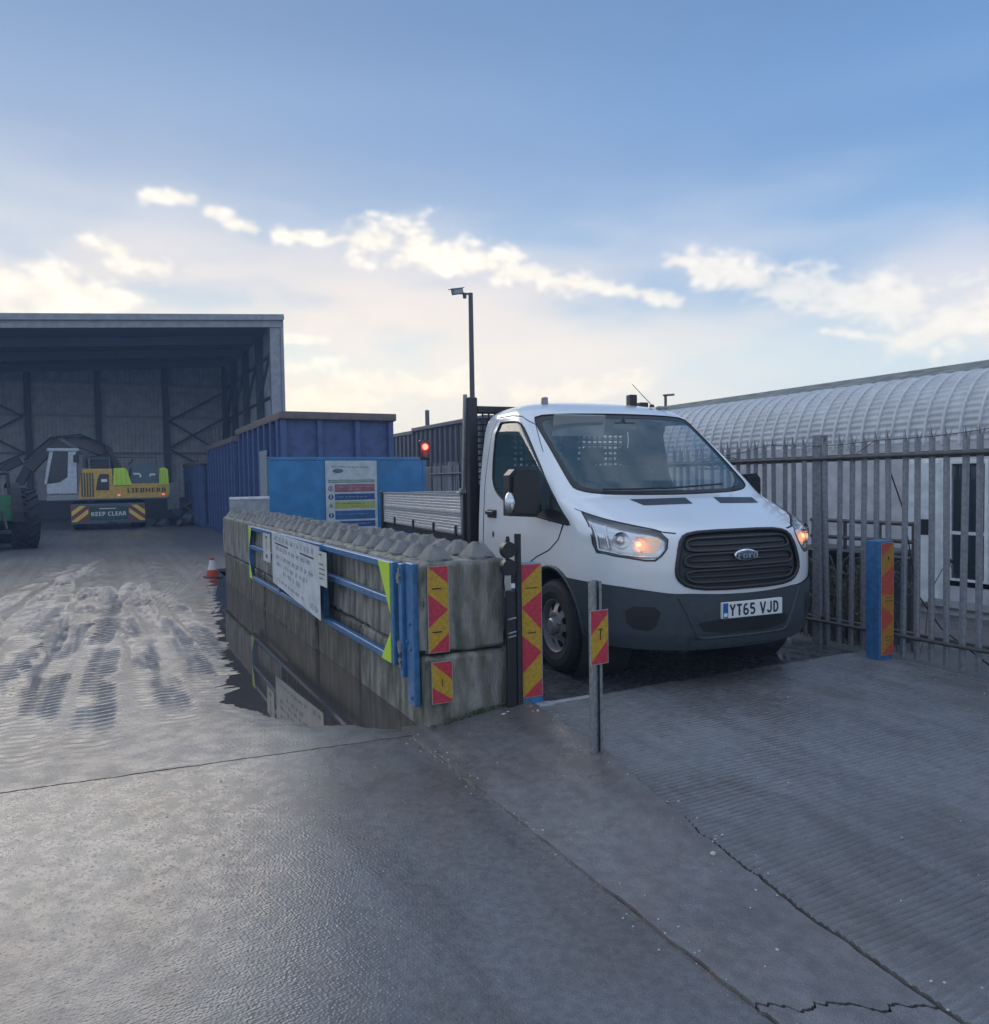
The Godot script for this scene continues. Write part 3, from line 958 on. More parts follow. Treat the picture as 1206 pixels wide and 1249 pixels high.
func sign_panel(t: Node3D, w: float, _e: Array) -> void:
	var b := MB.new()
	b.col = Color(0.66, 0.68, 0.72)
	# a sagging banner: higher and longer at the camera end, built as a thin bent sheet
	var n_ := 24
	for i in n_:
		var a := float(i) / n_
		var c := float(i + 1) / n_
		for sx in [-0.004, 0.0]:
			var o := Vector3(-1 if sx < 0 else 1, 0, 0)
			b.quad(Vector3(sx + sin(a * 9.0) * .004, banner_y(a, 0), a * w), Vector3(sx + sin(c * 9.0) * .004, banner_y(c, 0), c * w), Vector3(sx + sin(c * 9.0) * .004, banner_y(c, 1), c * w), Vector3(sx + sin(a * 9.0) * .004, banner_y(a, 1), a * w), o)
	for y in [0, 1]:
		b.quad(Vector3(-.004, banner_y(0, y), 0), Vector3(0, banner_y(0, y), 0), Vector3(0, banner_y(1, y), w), Vector3(-.004, banner_y(1, y), w), Vector3.UP if y else Vector3.DOWN)
	part("banner_sheet", b, M.sign_print, t)
	var rng := RandomNumberGenerator.new()
	rng.seed = 11
	# lettering too blurred to read: word-length strokes on each line
	for row in [[.06, .90, .93, .060, 1], [.10, .72, .86, .050, 0], [.10, .56, .86, .050, 0], [.10, .42, .84, .050, 0], [.26, .30, .66, .050, 0], [.10, .12, .70, .035, 0], [.82, .10, .95, .06, 0]]:
		var x: float = row[0]
		while x < row[2]:
			var wl := rng.randf_range(0.03, 0.10)
			if x + wl > row[2] + 0.03: break
			var letters := maxi(1, int(wl / 0.02))
			b = MB.new()
			for k in letters:
				var z: float = (x + k * 0.02 + 0.005) * w
				var f: float = x + k * .02
				var y := lerpf(banner_y(f, 0), banner_y(f, 1), row[1])
				var tall: float = row[3] * rng.randf_range(0.7, 1.0)
				b.box(Vector3(-0.0048 + sin(f * 9.0) * .004, y, z), Vector3(0.0008, tall, 0.008))
				b.box(Vector3(-0.0048 + sin(f * 9.0) * .004, y + rng.randf_range(-.4, .4) * tall, z + 0.01), Vector3(0.0008, 0.008, 0.018))
			part("print_word", b, M.letter_grey, t)
			x += wl + 0.018
	b = MB.new()
	b.bar(Vector3(-.0052, lerpf(banner_y(.08, 0), banner_y(.08, 1), .81), .08 * w), Vector3(-.0052, lerpf(banner_y(.9, 0), banner_y(.9, 1), .81), .9 * w), .001, .014)
	part("print_rule", b, M.letter_black, t)

func banner_y(a: float, top: int) -> float:
	return lerpf(1.04, 1.015, a) if top else lerpf(0.50, 0.385, a)

func posts() -> void:
	# left gate post with catch
	var t := thing("blue_post", "blue steel gate post beside the wall end carrying a long hazard board", "post", Vector3(2.49, 0.06, -4.40))
	var b := MB.new()
	b.span(Vector3(-0.085, 0, -0.12), Vector3(0.085, 0.95, 0.0), 0.006)
	part("box_section", b, M.blue_paint, t)
	b = MB.new()
	b.span(Vector3(-0.11, 0, -0.13), Vector3(0.11, 0.012, 0.04), 0.003)
	part("base_plate", b, M.blue_paint, t)
	hazard_board("long red and yellow hazard board on the blue post beside the wall end", Vector3(2.412, 0.135, -4.396), 0.155, 0.875, [[[0, 0], [1, 0], [0, .14]], [[1, .21], [.0, .32], [1, .5]], [[0, .53], [1, .67], [0, .82]], [[1, .87], [1, 1], [0, 1]]], [[.5, .515, .06, .007], [.5, .18, .09, .005]])
	var c := thing("reflector_stake", "black stake with two round reflectors and loose straps beside the blue post", "stake", Vector3(2.375, 0.07, -4.36))
	b = MB.new()
	b.cyl(Vector3(0.015, 0, -.03), Vector3(0.015, 1.14, -.03), 0.022, 0.022, 12)
	part("stake_tube", b, M.black_steel, c)
	for y in [1.045, 0.935]:
		b = MB.new()
		b.cyl(Vector3(-0.078, y, 0.0), Vector3(-0.078, y, 0.034), 0.056, 0.05, 20)
		part("round_reflector", b, M.plastic_black, c)
	b = MB.new()
	b.cyl(Vector3(-0.078, 1.09, 0.01), Vector3(-0.078, 1.13, 0.01), 0.016, 0.01, 10)
	b.bar(Vector3(-.078, 1.045, .005), Vector3(.015, 1.045, -.02), .02, .02)
	b.bar(Vector3(-.078, .935, .005), Vector3(.015, .935, -.02), .02, .02)
	b.cyl(Vector3(-0.045, .80, 0.01), Vector3(-0.045, .89, 0.01), 0.012, 0.012, 10)
	part("reflector_stem", b, M.plastic_black, c)
	b = MB.new()
	b.cyl(Vector3(-0.045, .80, 0.01), Vector3(-0.045, .83, 0.01), 0.014, 0.014, 10)
	part("pale_clip", b, M.plate_white, c)
	b = MB.new()
	b.span(Vector3(-0.075, 0.0, -0.05), Vector3(-0.01, 0.78, -0.01), 0.008)
	part("lower_casing", b, M.plastic_black, c)
	for y in [.60, .51, .485]:
		b = MB.new()
		b.box(Vector3(-0.045, y, -.006), Vector3(0.06, 0.012, 0.01), .003, Basis(Vector3.BACK, 0.15))
		part("strap", b, M.galvanised, c)
	for q in [[-.1, .03, .03], [-.05, .05, .022], [-.14, .045, .025]]:
		b = MB.new()
		b.ball(Vector3(q[0], 0.004, q[1]), Vector3(q[2], q[2] * .6, q[2] * .7), 10, 6)
		part("foot_stone", b, M.pebble_pale, c)
	# slim galvanised post on the apron
	var g := thing("galvanised_post", "slim galvanised steel post standing alone in front of the van", "post", Vector3(2.333, 0.03, -3.43))
	b = MB.new()
	b.span(Vector3(-0.028, 0, -0.028), Vector3(0.028, 0.985, -0.024), 0.001)
	b.span(Vector3(-0.028, 0, -0.024), Vector3(-0.024, 0.985, 0.014), 0.001)
	b.span(Vector3(0.024, 0, -0.024), Vector3(0.028, 0.985, 0.014), 0.001)
	b.span(Vector3(-0.028, 0, 0.014), Vector3(-0.012, 0.985, 0.018), 0.001)
	b.span(Vector3(0.012, 0, 0.014), Vector3(0.028, 0.985, 0.018), 0.001)
	b.span(Vector3(-0.012, 0, -0.004), Vector3(0.012, 0.985, 0.0), 0.001)
	part("channel_section", b, M.galvanised, g)
	b = MB.new()
	b.cyl(Vector3(0, 0.16, 0.0), Vector3(0, 0.16, 0.003), 0.006, 0.006, 8)
	part("bolt_hole", b, M.gap_dark, g)
	hazard_board("small bent red and yellow plate on the slim galvanised post", Vector3(2.285, 0.57, -3.408), 0.118, 0.29, [[[0, 0], [1, 0], [1, .08], [0, .44]], [[1, .56], [1, 1], [0, 1], [0, .97]]], [[.55, .45, .006, .06], [.55, .36, .03, .006]], 0.06)
	# right gate post
	var r := thing("blue_post", "blue steel gate post by the fence carrying a worn orange hazard board", "post", Vector3(5.575, 0.03, -4.10), 0.0)
	b = MB.new()
	b.span(Vector3(-0.08, 0, -0.13), Vector3(0.075, 1.0, 0.0), 0.005)
	part("box_section", b, M.blue_paint, r)
	b = MB.new()
	b.cyl(Vector3(.075, .72, -.05), Vector3(.12, .72, -.05), .012, .012, 8)
	part("latch_pin", b, M.galvanised, r)
	hazard_board("worn orange hazard board with peeling yellow bands on the blue post by the fence", Vector3(5.50, 0.115, -4.092), 0.15, 0.90, [[[0, 0], [1, 0], [0, .12]], [[1, .2], [0, .30], [0, .45], [1, .47]], [[0, .56], [1, .66], [.9, .7], [0, .8]], [[1, .88], [1, 1], [0, 1]]], [[.55, .14, .012, .03], [.6, .52, .09, .005], [.6, .49, .07, .004], [.6, .84, .09, .004], [.6, .87, .06, .004]], 0.0, "", Color(0.60, 0.09, 0.05), Color(0.50, 0.24, 0.03))

# ---------------------------------------------------------------- fence and hut
func fence() -> void:
	var fx := 5.78
	var t := thing("palisade_fence", "grey steel palisade fence with pointed pales in front of the curved hut", "fence", Vector3(fx, 0, 0))
	# one pale: W section with three splayed points
	var prof := PackedVector2Array([Vector2(-.027, .0), Vector2(-.018, .0), Vector2(-.008, .009), Vector2(.008, .009), Vector2(.018, .0), Vector2(.027, .0), Vector2(.027, -.003), Vector2(.017, -.003), Vector2(.007, .006), Vector2(-.007, .006), Vector2(-.017, -.003), Vector2(-.027, -.003)])
	var b := MB.new()
	b.xf = Transform3D(Basis(Vector3(0, 0, -1), Vector3(-1, 0, 0), Vector3(0, 1, 0)), Vector3.ZERO)
	b.extrude(prof, 0.0, 1.76)
	b.xf = Transform3D.IDENTITY
	for k in 3:
		var z0 := -0.027 + k * 0.0185
		var lean := (k - 1) * 0.022
		var ox := -0.012 if k == 1 else 0.01
		var p := [Vector3(.0, 1.76, z0 - .001), Vector3(.0, 1.76, z0 + .0178), Vector3(ox * 1.6, 1.835 + (.02 if k == 1 else .0), z0 + .0085 + lean * .7)]
		b.tri(p[0], p[1], p[2], Vector3.LEFT)
		var q := []
		for e in p: q.append(e + Vector3(.003, 0, 0))
		b.tri(q[0], q[1], q[2], Vector3.RIGHT)
		b.quad(p[0], p[2], q[2], q[0], Vector3(0, 0, -1))
		b.quad(p[1], p[2], q[2], q[1], Vector3(0, 0, 1))
	var pale := b.done()
	var rng := RandomNumberGenerator.new()
	rng.seed = 21
	var z := -1.3
	while z > -14.0:
		if absf(z + 4.95) > 0.06:
			var o := part("pale", pale, M.fence_steel, t)
			o.position = Vector3(rng.randf_range(-.004, .004), 0.075 + rng.randf_range(-.012, .012), z)
			o.rotation = Vector3(rng.randfn() * .006, rng.randfn() * .03, rng.randfn() * .008)
		z -= 0.122
	for y in [1.705, 0.25]:
		b = MB.new()
		b.span(Vector3(0.012, y - 0.028, -14.1), Vector3(0.018, y + 0.028, -0.9), 0.001)
		b.span(Vector3(0.018, y + 0.022, -14.1), Vector3(0.06, y + 0.028, -0.9), 0.001)
		part("rail", b, M.rail_steel, t)
	b = MB.new()
	b.cyl(Vector3(-.035, .245, -14.0), Vector3(-.035, .25, -0.9), .016, .016, 8)
	part("rail", b, M.rail_steel, t)
	b = MB.new()
	b.cyl(Vector3(-.035, 1.70, -14.0), Vector3(-.035, 1.71, -0.9), .017, .017, 8)
	part("rail", b, M.rail_steel, t)
	for zz in [-2.2, -4.95, -7.7, -10.45, -13.2]:
		b = MB.new()
		b.span(Vector3(-.012, -0.1, zz - .045), Vector3(-.004, 1.92, zz + .045), .001)
		b.span(Vector3(.076, -0.1, zz - .045), Vector3(.084, 1.92, zz + .045), .001)
		b.span(Vector3(-.004, -0.1, zz - .004), Vector3(.076, 1.92, zz + .004), .001)
		part("post", b, M.fence_steel, t)
	# slack wires along the top
	for w in [[-5.5, 1.86, -4.3, 1.84, .03], [-4.3, 1.84, -3.2, 1.9, .02], [-6.6, 1.80, -5.5, 1.86, .05], [-4.35, 1.84, -4.55, 1.72, .0]]:
		b = MB.new()
		var pts := []
		for k in 9:
			var s := k / 8.0
			pts.append(Vector3(-.02, lerpf(w[1], w[3], s) - sin(s * PI) * w[4], lerpf(w[0], w[2], s)))
		b.tube(pts, .0035, 5)
		part("wire", b, M.rail_steel, t)
	b = MB.new()
	b.tube([Vector3(.03, 1.72, -4.3), Vector3(.06, 1.3, -4.16), Vector3(.06, 1.0, -4.1), Vector3(.05, .6, -4.02), Vector3(.03, .35, -3.8), Vector3(.03, .12, -3.4)], .006, 6)
	part("cable", b, M.black_rubber, t)
	# a coiled tangle where the fence meets the van
	b = MB.new()
	for k in 3:
		var pts := []
		for i in 15:
			var a := i / 14.0 * TAU * 0.8 + k
			pts.append(Vector3(-.03 - .02 * k, 1.70 + sin(a) * .06, -6.1 - k * .1 + cos(a) * .22))
		b.tube(pts, .006, 5)
	part("wire_coil", b, M.rail_steel, t)

func hut_profile(ripple: bool) -> Array:
	var pts := [Vector2(9.5, -0.25)]
	for y in steps(-0.1, 1.92, 0.25): pts.append(Vector2(9.5, y))
	var k := 0
	for i in 131:
		var a := PI - PI / 2.0 * i / 130.0
		var o := Vector2(cos(a), sin(a))
		var r := (0.006 * sin(i * TAU / 8.0)) if ripple else 0.0
		pts.append(Vector2(10.32 + o.x * (0.82 + r), 1.95 + o.y * (0.95 + r)))
		k += 1
	return pts

func hut() -> void:
	var t := thing("curved_hut", "grey corrugated iron hut with a curved eave behind the palisade fence", "hut", Vector3.ZERO)
	var z0 := 3.0
	var z1 := -14.6
	# skin, leaving the doorway and window openings
	var prof := hut_profile(true)
	var b := MB.new()
	var holes := [[-6.72, -6.16, -0.1, 1.72], [-6.12, -5.62, 0.22, 1.70]]
	for i in prof.size() - 1:
		var a: Vector2 = prof[i]
		var c: Vector2 = prof[i + 1]
		var tn := (c - a).normalized()
		var o := Vector3(-tn.y, tn.x, 0)
		var cuts := [z0, z1]
		for h in holes:
			if (a.y + c.y) / 2.0 > h[2] and (a.y + c.y) / 2.0 < h[3] and i < 12:
				cuts.append(h[0]); cuts.append(h[1])
		cuts.sort()
		for k in range(0, cuts.size(), 2):
			b.quad(Vector3(a.x, a.y, cuts[k]), Vector3(a.x, a.y, cuts[k + 1]), Vector3(c.x, c.y, cuts[k + 1]), Vector3(c.x, c.y, cuts[k]), o)
	part("iron_skin", b, M.hut_iron, t)
	b = MB.new()
	b.quad(Vector3(10.30, 2.905, z0), Vector3(10.30, 2.905, z1), Vector3(11.6, 3.205, z1), Vector3(11.6, 3.205, z0), Vector3.UP)
	b.quad(Vector3(11.6, 3.205, z0), Vector3(11.6, 3.205, z1), Vector3(14.5, 2.4, z1), Vector3(14.5, 2.4, z0), Vector3.UP)
	b.quad(Vector3(14.5, 2.4, z0), Vector3(14.5, 2.4, z1), Vector3(14.5, -.2, z1), Vector3(14.5, -.2, z0), Vector3.RIGHT)
	part("roof_sheet", b, M.hut_roof, t)
	for zz in [z0, z1]:
		b = MB.new()
		var pg := PackedVector2Array()
		for p in hut_profile(false): pg.push_back(p)
		for p in [Vector2(11.6, 3.2), Vector2(14.5, 2.4), Vector2(14.5, -.2)]: pg.push_back(p)
		var idx := Geometry2D.triangulate_polygon(pg)
		for k in range(0, idx.size(), 3):
			b.tri(Vector3(pg[idx[k]].x, pg[idx[k]].y, zz), Vector3(pg[idx[k + 1]].x, pg[idx[k + 1]].y, zz), Vector3(pg[idx[k + 2]].x, pg[idx[k + 2]].y, zz), Vector3(0, 0, signf(zz + 5.0)))
		part("end_wall", b, M.hut_iron, t)
	# ribs over the curve, one every quarter metre
	b = MB.new()
	var pr := hut_profile(false)
	for i in range(9, pr.size() - 1, 5):
		var a: Vector2 = pr[i]
		var c: Vector2 = pr[mini(i + 5, pr.size() - 1)]
		if i > 8 and a == c: break
		var tn := (c - a).normalized()
		var o := Vector2(-tn.y, tn.x) * 0.020
		var p := [Vector3(a.x, a.y, -.022), Vector3(a.x + o.x, a.y + o.y, -.012), Vector3(a.x + o.x, a.y + o.y, .012), Vector3(a.x, a.y, .022)]
		var q := [Vector3(c.x, c.y, -.022), Vector3(c.x + o.x, c.y + o.y, -.012), Vector3(c.x + o.x, c.y + o.y, .012), Vector3(c.x, c.y, .022)]
		b.quad(p[0], p[1], q[1], q[0], Vector3(o.x, o.y, -.5))
		b.quad(p[1], p[2], q[2], q[1], Vector3(o.x, o.y, 0))
		b.quad(p[2], p[3], q[3], q[2], Vector3(o.x, o.y, .5))
	var rib := b.done()
	for k in 65:
		var o := part("rib", rib, M.hut_rib, t)
		o.position.z = 0.5 - k * 0.232
	b = MB.new()
	b.span(Vector3(9.47, -0.2, z0), Vector3(9.5, 0.06, -5.5), .004)
	b.span(Vector3(9.47, -0.2, -7.0), Vector3(9.5, -0.02, z1), .004)
	part("base_strip", b, M.door_white, t)
	# doorway with the door standing open, frame, dark room behind
	b = MB.new()
	b.span(Vector3(9.52, -0.3, -9.5), Vector3(13.2, -0.15, -4.0))
	b.span(Vector3(13.1, -0.3, -9.5), Vector3(13.2, 2.05, -4.0))
	b.span(Vector3(9.8, 2.05, -9.5), Vector3(13.2, 2.15, -4.0))
	b.span(Vector3(9.55, -0.3, -9.6), Vector3(13.2, 1.95, -9.5))
	b.span(Vector3(9.55, -0.3, -4.0), Vector3(13.2, 1.95, -3.9))
	part("inner_room", b, M.room_plaster, t)
	var d := part("door_frame", frame_box(9.46, -6.72, -6.16, -0.1, 1.74, .05), M.door_white, t)
	d.set_meta("label", "white frame of the open doorway")
	b = MB.new()
	b.span(Vector3(-.42, -0.08, -.02), Vector3(0.0, 1.70, .02), .004)
	var door := part("door", b, M.door_white, t, "pale door standing ajar with a dark letter box")
	door.position = Vector3(9.5, 0, -6.2)
	door.rotation.y = -1.1
	b = MB.new()
	b.span(Vector3(-.26, .78, .02), Vector3(-.10, .98, .026), .002)
	part("letter_box", b, M.plastic_black, door)
	var wnd := part("window", frame_box(9.46, -6.12, -5.62, 0.22, 1.72, .045), M.door_white, t)
	b = MB.new()
	b.span(Vector3(9.475, .80, -6.09), Vector3(9.49, .84, -5.65))
	part("glazing_bar", b, M.door_white, wnd)
	for yy in [[.25, .80], [.84, 1.68]]:
		b = MB.new()
		b.span(Vector3(9.482, yy[0], -6.09), Vector3(9.486, yy[1], -5.65))
		part("pane", b, M.hut_glass, wnd)
	b = MB.new()
	b.span(Vector3(9.43, -.12, -6.75), Vector3(9.5, -.02, -5.55), .005)
	part("threshold", b, M.grey_slab, t)

func frame_box(x: float, za: float, zb: float, ya: float, yb: float, w: float) -> MB:
	var b := MB.new()
	b.span(Vector3(x, ya, za), Vector3(x + .06, yb, za + w), .004)
	b.span(Vector3(x, ya, zb - w), Vector3(x + .06, yb, zb), .004)
	b.span(Vector3(x, yb - w, za + w), Vector3(x + .06, yb, zb - w), .004)
	b.span(Vector3(x, ya, za + w), Vector3(x + .06, ya + w * .7, zb - w), .004)
	return b

func behind_fence() -> void:
	var rng := RandomNumberGenerator.new()
	rng.seed = 33
	var b := MB.new()
	var f := thing("pipe_barrier", "low metal pipe barrier between the fence and the hut", "barrier", Vector3(7.2, -0.22, -5.5))
	for y in [1.28, 1.10, .93]:
		b = MB.new()
		b.cyl(Vector3(0, y, -.75), Vector3(0, y, .55), .022, .022, 8)
		part("pipe_rail", b, M.rail_steel, f)
	for z in [-.72, -.3, .12, .5]:
		b = MB.new()
		b.cyl(Vector3(0, 0, z), Vector3(0, 1.30, z), .02, .02, 8)
		part("pipe_upright", b, M.rail_steel, f)
	for k in 2:
		var w := thing("wheelie_bin", ["dark plastic bin beside the tall fence post behind the fence", "dark plastic bin beside the pipe barrier behind the fence"][k], "bin", Vector3(7.3 + k * .1, -0.22, -6.15 + k * .62), 0.0, "dark bins behind the fence")
		b = MB.new()
		b.extrude(PackedVector2Array([Vector2(-.22, 0), Vector2(.22, 0), Vector2(.28, .92), Vector2(-.28, .92)]), -.24, .24)
		part("bin_body", b, M.black_rubber, w)
		b = MB.new()
		b.span(Vector3(-.31, .92, -.27), Vector3(.31, .98, .27), .02)
		part("bin_lid", b, M.plastic_black, w)
	var p := thing("striped_stake", "red and white striped stake by the foot of the fence", "stake", Vector3(6.05, -0.02, -5.1))
	for q in [[0.0, .30, "cone_white"], [.30, .50, "cone_orange"], [.50, .56, "cone_white"]]:
		b = MB.new()
		b.cyl(Vector3(0, q[0], 0), Vector3(0, q[1], 0), .025, .025, 12)
		part("band", b, M[q[2]], p)
	for k in 3:
		var br := thing("bramble_bush", ["dry bramble behind the fence nearest the worn orange board", "middle one of three dry brambles behind the fence", "dry bramble behind the fence nearest the dark bins"][k], "bramble", Vector3(6.25 + k * .12, -0.2, -4.75 - k * .4), 0.0, "dry brambles behind the fence")
		b = MB.new()
		var lf := MB.new()
		for i in 46:
			var a := rng.randf() * TAU
			var pts := [Vector3(rng.randfn() * .1, 0, rng.randfn() * .12)]
			var h := rng.randf_range(.35, 1.05)
			for s in 5:
				var u := (s + 1) / 5.0
				pts.append(pts[0] + Vector3(cos(a) * u * .3 * h, h * sin(u * 2.1) * .95, sin(a) * u * .42 * h) + Vector3(rng.randfn(), rng.randfn(), rng.randfn()) * .025)
			b.tube(pts, rng.randf_range(.003, .006), 4)
			for s in range(2, 6):
				if rng.randf() < .55:
					var q: Vector3 = pts[s]
					var e := Vector3(rng.randfn(), rng.randfn(), rng.randfn()) * .03
					lf.tri(q, q + e, q + Vector3(e.z, e.x, e.y), Vector3.UP)
		part("stems", b, M.bramble, br)
		part("leaves", lf, M.bramble_leaf, br)

# ---------------------------------------------------------------- yard background
func corrugated(w: float, h: float, pitch: float, deep: float) -> MB:
	# a trapezoid-ribbed sheet in x, y facing +z
	var b := MB.new()
	var x := 0.0
	while x < w - 0.001:
		var xs := [0.0, pitch * .35, pitch * .5, pitch * .85, pitch]
		var zs := [0.0, 0.0, deep, deep, 0.0]
		for k in 4:
			var a := Vector3(minf(x + xs[k], w), 0, zs[k])
			var c := Vector3(minf(x + xs[k + 1], w), 0, zs[k + 1])
			b.quad(a, c, c + Vector3(0, h, 0), a + Vector3(0, h, 0), Vector3(0, 0, 1))
		x += pitch
	return b

func shed() -> void:
	var t := thing("open_shed", "tall open-fronted grey steel shed with a dark interior", "shed", Vector3.ZERO)
	var xr := 6.6
	var xl := -13.0
	var zf := -31.4
	var zb := -45.0
	var roof_y := func(x: float) -> float: return 8.17 - (xr - x) * 0.0775
	# back wall: ribbed sheets above a concrete dado
	var b := corrugated(xr - xl, 7.6, 0.19, 0.035)
	var o := part("back_cladding", b, M.shed_cladding, t)
	o.position = Vector3(xl, 0.9, zb)
	b = MB.new()
	b.span(Vector3(xl, -0.2, zb), Vector3(xr, 0.95, zb + 0.18), .01)
	part("dado_wall", b, M.shed_steel, t)
	# right wall
	b = corrugated(zf - zb - .2, 7.0, 0.19, 0.035)
	o = part("side_cladding", b, M.shed_cladding, t)
	o.position = Vector3(xr - 0.02, 0.9, zb)
	o.rotation.y = -PI / 2.0
	b = MB.new()
	b.span(Vector3(xr - .02, 0.0, zb), Vector3(xr + .12, 8.0, zf - .15))
	part("side_skin", b, M.shed_cladding, t)
	b = MB.new()
	b.span(Vector3(xl - .1, 0.0, zb), Vector3(xl, 6.6, zf - .15))
	part("side_skin", b, M.shed_cladding, t)
	b = MB.new()
	b.span(Vector3(xl, 0.0, zb - .12), Vector3(xr, 8.0, zb - .04))
	part("back_skin", b, M.shed_cladding, t)
	# roof and fascia
	b = MB.new()
	b.bar(Vector3((xl + xr) / 2, (roof_y.call(xl) + roof_y.call(xr)) / 2.0 - .06, zb - .2), Vector3((xl + xr) / 2, (roof_y.call(xl) + roof_y.call(xr)) / 2.0 - .06, zf + .1), 19.9, .1)
	var roof := part("roof", b, M.shed_roof, t)
	roof.rotation.z = 0.0
	var ctr := Vector3((xl + xr) / 2, (roof_y.call(xl) + roof_y.call(xr)) / 2.0, 0)
	roof.transform = Transform3D(Basis(Vector3.BACK, atan(0.0775)), ctr) * Transform3D(Basis.IDENTITY, -ctr)
	for f in [[0.0, .16, .16], [.17, .42, .06]]:
		b = MB.new()
		b.extrude(PackedVector2Array([Vector2(xl, roof_y.call(xl) - f[1]), Vector2(xr + .1, roof_y.call(xr + .1) - f[1]), Vector2(xr + .1, roof_y.call(xr + .1) - f[0] + .06), Vector2(xl, roof_y.call(xl) - f[0] + .06)]), zf - .05, zf + f[2])
		part("fascia", b, M.shed_trim, t)
	for x in [[xr - .42, xr - .02, 0.0], [xr - .015, xr + .1, .05]]:
		b = MB.new()
		b.span(Vector3(x[0], 0, zf - .3), Vector3(x[1], 7.8, zf + x[2]), .01)
		part("corner_post", b, M.shed_trim, t)
	# steel frame inside
	for x in [-12.5, -9.2, -6.1, -3.0, 0.1, 3.3, 6.3]:
		b = MB.new()
		b.span(Vector3(x - .14, 0, zb + .05), Vector3(x + .14, roof_y.call(x) - .1, zb + .35), .01)
		part("stanchion", b, M.shed_steel, t)
	for z in [-42.0, -38.5, -35.0]:
		b = MB.new()
		b.span(Vector3(xr - .35, 0, z - .13), Vector3(xr - .06, 7.9, z + .13), .01)
		part("stanchion", b, M.shed_steel, t)
		b = MB.new()
		b.extrude(PackedVector2Array([Vector2(xl, roof_y.call(xl) - .5), Vector2(xr, roof_y.call(xr) - .5), Vector2(xr, roof_y.call(xr) - .15), Vector2(xl, roof_y.call(xl) - .15)]), z - .1, z + .1)
		part("rafter", b, M.shed_roof, t)
	for y in [5.2, 3.3, 6.9]:
		b = MB.new()
		b.span(Vector3(xl, y - .06, zb + .05), Vector3(xr, y + .06, zb + .14), .005)
		part("girt", b, M.girt_steel if y != 3.3 else M.shed_trim, t)
		b = MB.new()
		b.span(Vector3(xr - .12, y - .06, zb), Vector3(xr - .05, y + .06, zf - .3), .005)
		part("girt", b, M.shed_steel, t)
	for w in [[3.45, 5.0, 6.2, 6.6], [3.45, 5.0, 6.2, 3.2], [3.45, 3.6, 6.2, 5.2], [3.45, 3.5, 6.2, 1.9], [-3.2, 5.1, -6.0, 6.6], [-3.2, 5.1, -6.0, 3.4], [-3.2, 3.3, -6.0, 4.9], [-3.2, 3.3, -6.0, 1.8]]:
		b = MB.new()
		b.bar(Vector3(w[0], w[1], zb + .4), Vector3(w[2], w[3], zb + .4), .07, .1)
		part("wind_brace", b, M.shed_steel, t)
	for w in [[-44.5, 4.8, -42.2, 6.6], [-41.8, 5.0, -38.8, 6.8], [-38.2, 4.9, -35.2, 6.8], [-34.8, 5.0, -32.0, 6.9], [-34.8, 5.0, -32, 3.4]]:
		b = MB.new()
		b.bar(Vector3(xr - .3, w[1], w[0]), Vector3(xr - .3, w[3], w[2]), .1, .1)
		part("wind_brace", b, M.shed_steel, t)

func ribbed_bin(nm: String, label: String, x0: float, x1: float, z0: float, z1: float, h: float, ribs: int, group := "") -> Node3D:
	var t := thing(nm, label, "container", Vector3(x0, 0, z0), 0.0, group)
	var w := x1 - x0
	var l := z0 - z1
	var b := MB.new()
	b.span(Vector3(0.06, .1, -l), Vector3(w - .06, h - .05, -.06), .01)
	part("bin_shell", b, M.blue_dark, t)
	b = MB.new()
	b.span(Vector3(-.05, h - .16, -l), Vector3(.12, h, .0), .01)
	b.span(Vector3(w - .12, h - .16, -l), Vector3(w + .05, h, .0), .01)
	b.span(Vector3(-.05, h - .15, .0), Vector3(w + .05, h + .01, .12), .01)
	part("top_rail", b, M.lid_brown, t)
	for k in ribs:
		b = MB.new()
		var z := -l * (k + .3) / ribs
		b.span(Vector3(-.05, .12, z - .09), Vector3(.06, h - .16, z + .09), .01)
		part("side_rib", b, M.blue_dark, t)
	for k in 4:
		b = MB.new()
		var x := w * k / 3.0
		b.span(Vector3(clampf(x - .06, 0, w - .12), .1, -.07), Vector3(clampf(x + .06, .12, w), h - .16, .05), .01)
		part("end_rib", b, M.blue_dark, t)
	b = MB.new()
	b.span(Vector3(0, 0, -l), Vector3(w, .14, .02), .01)
	part("bottom_frame", b, M.blue_dark, t)
	return t

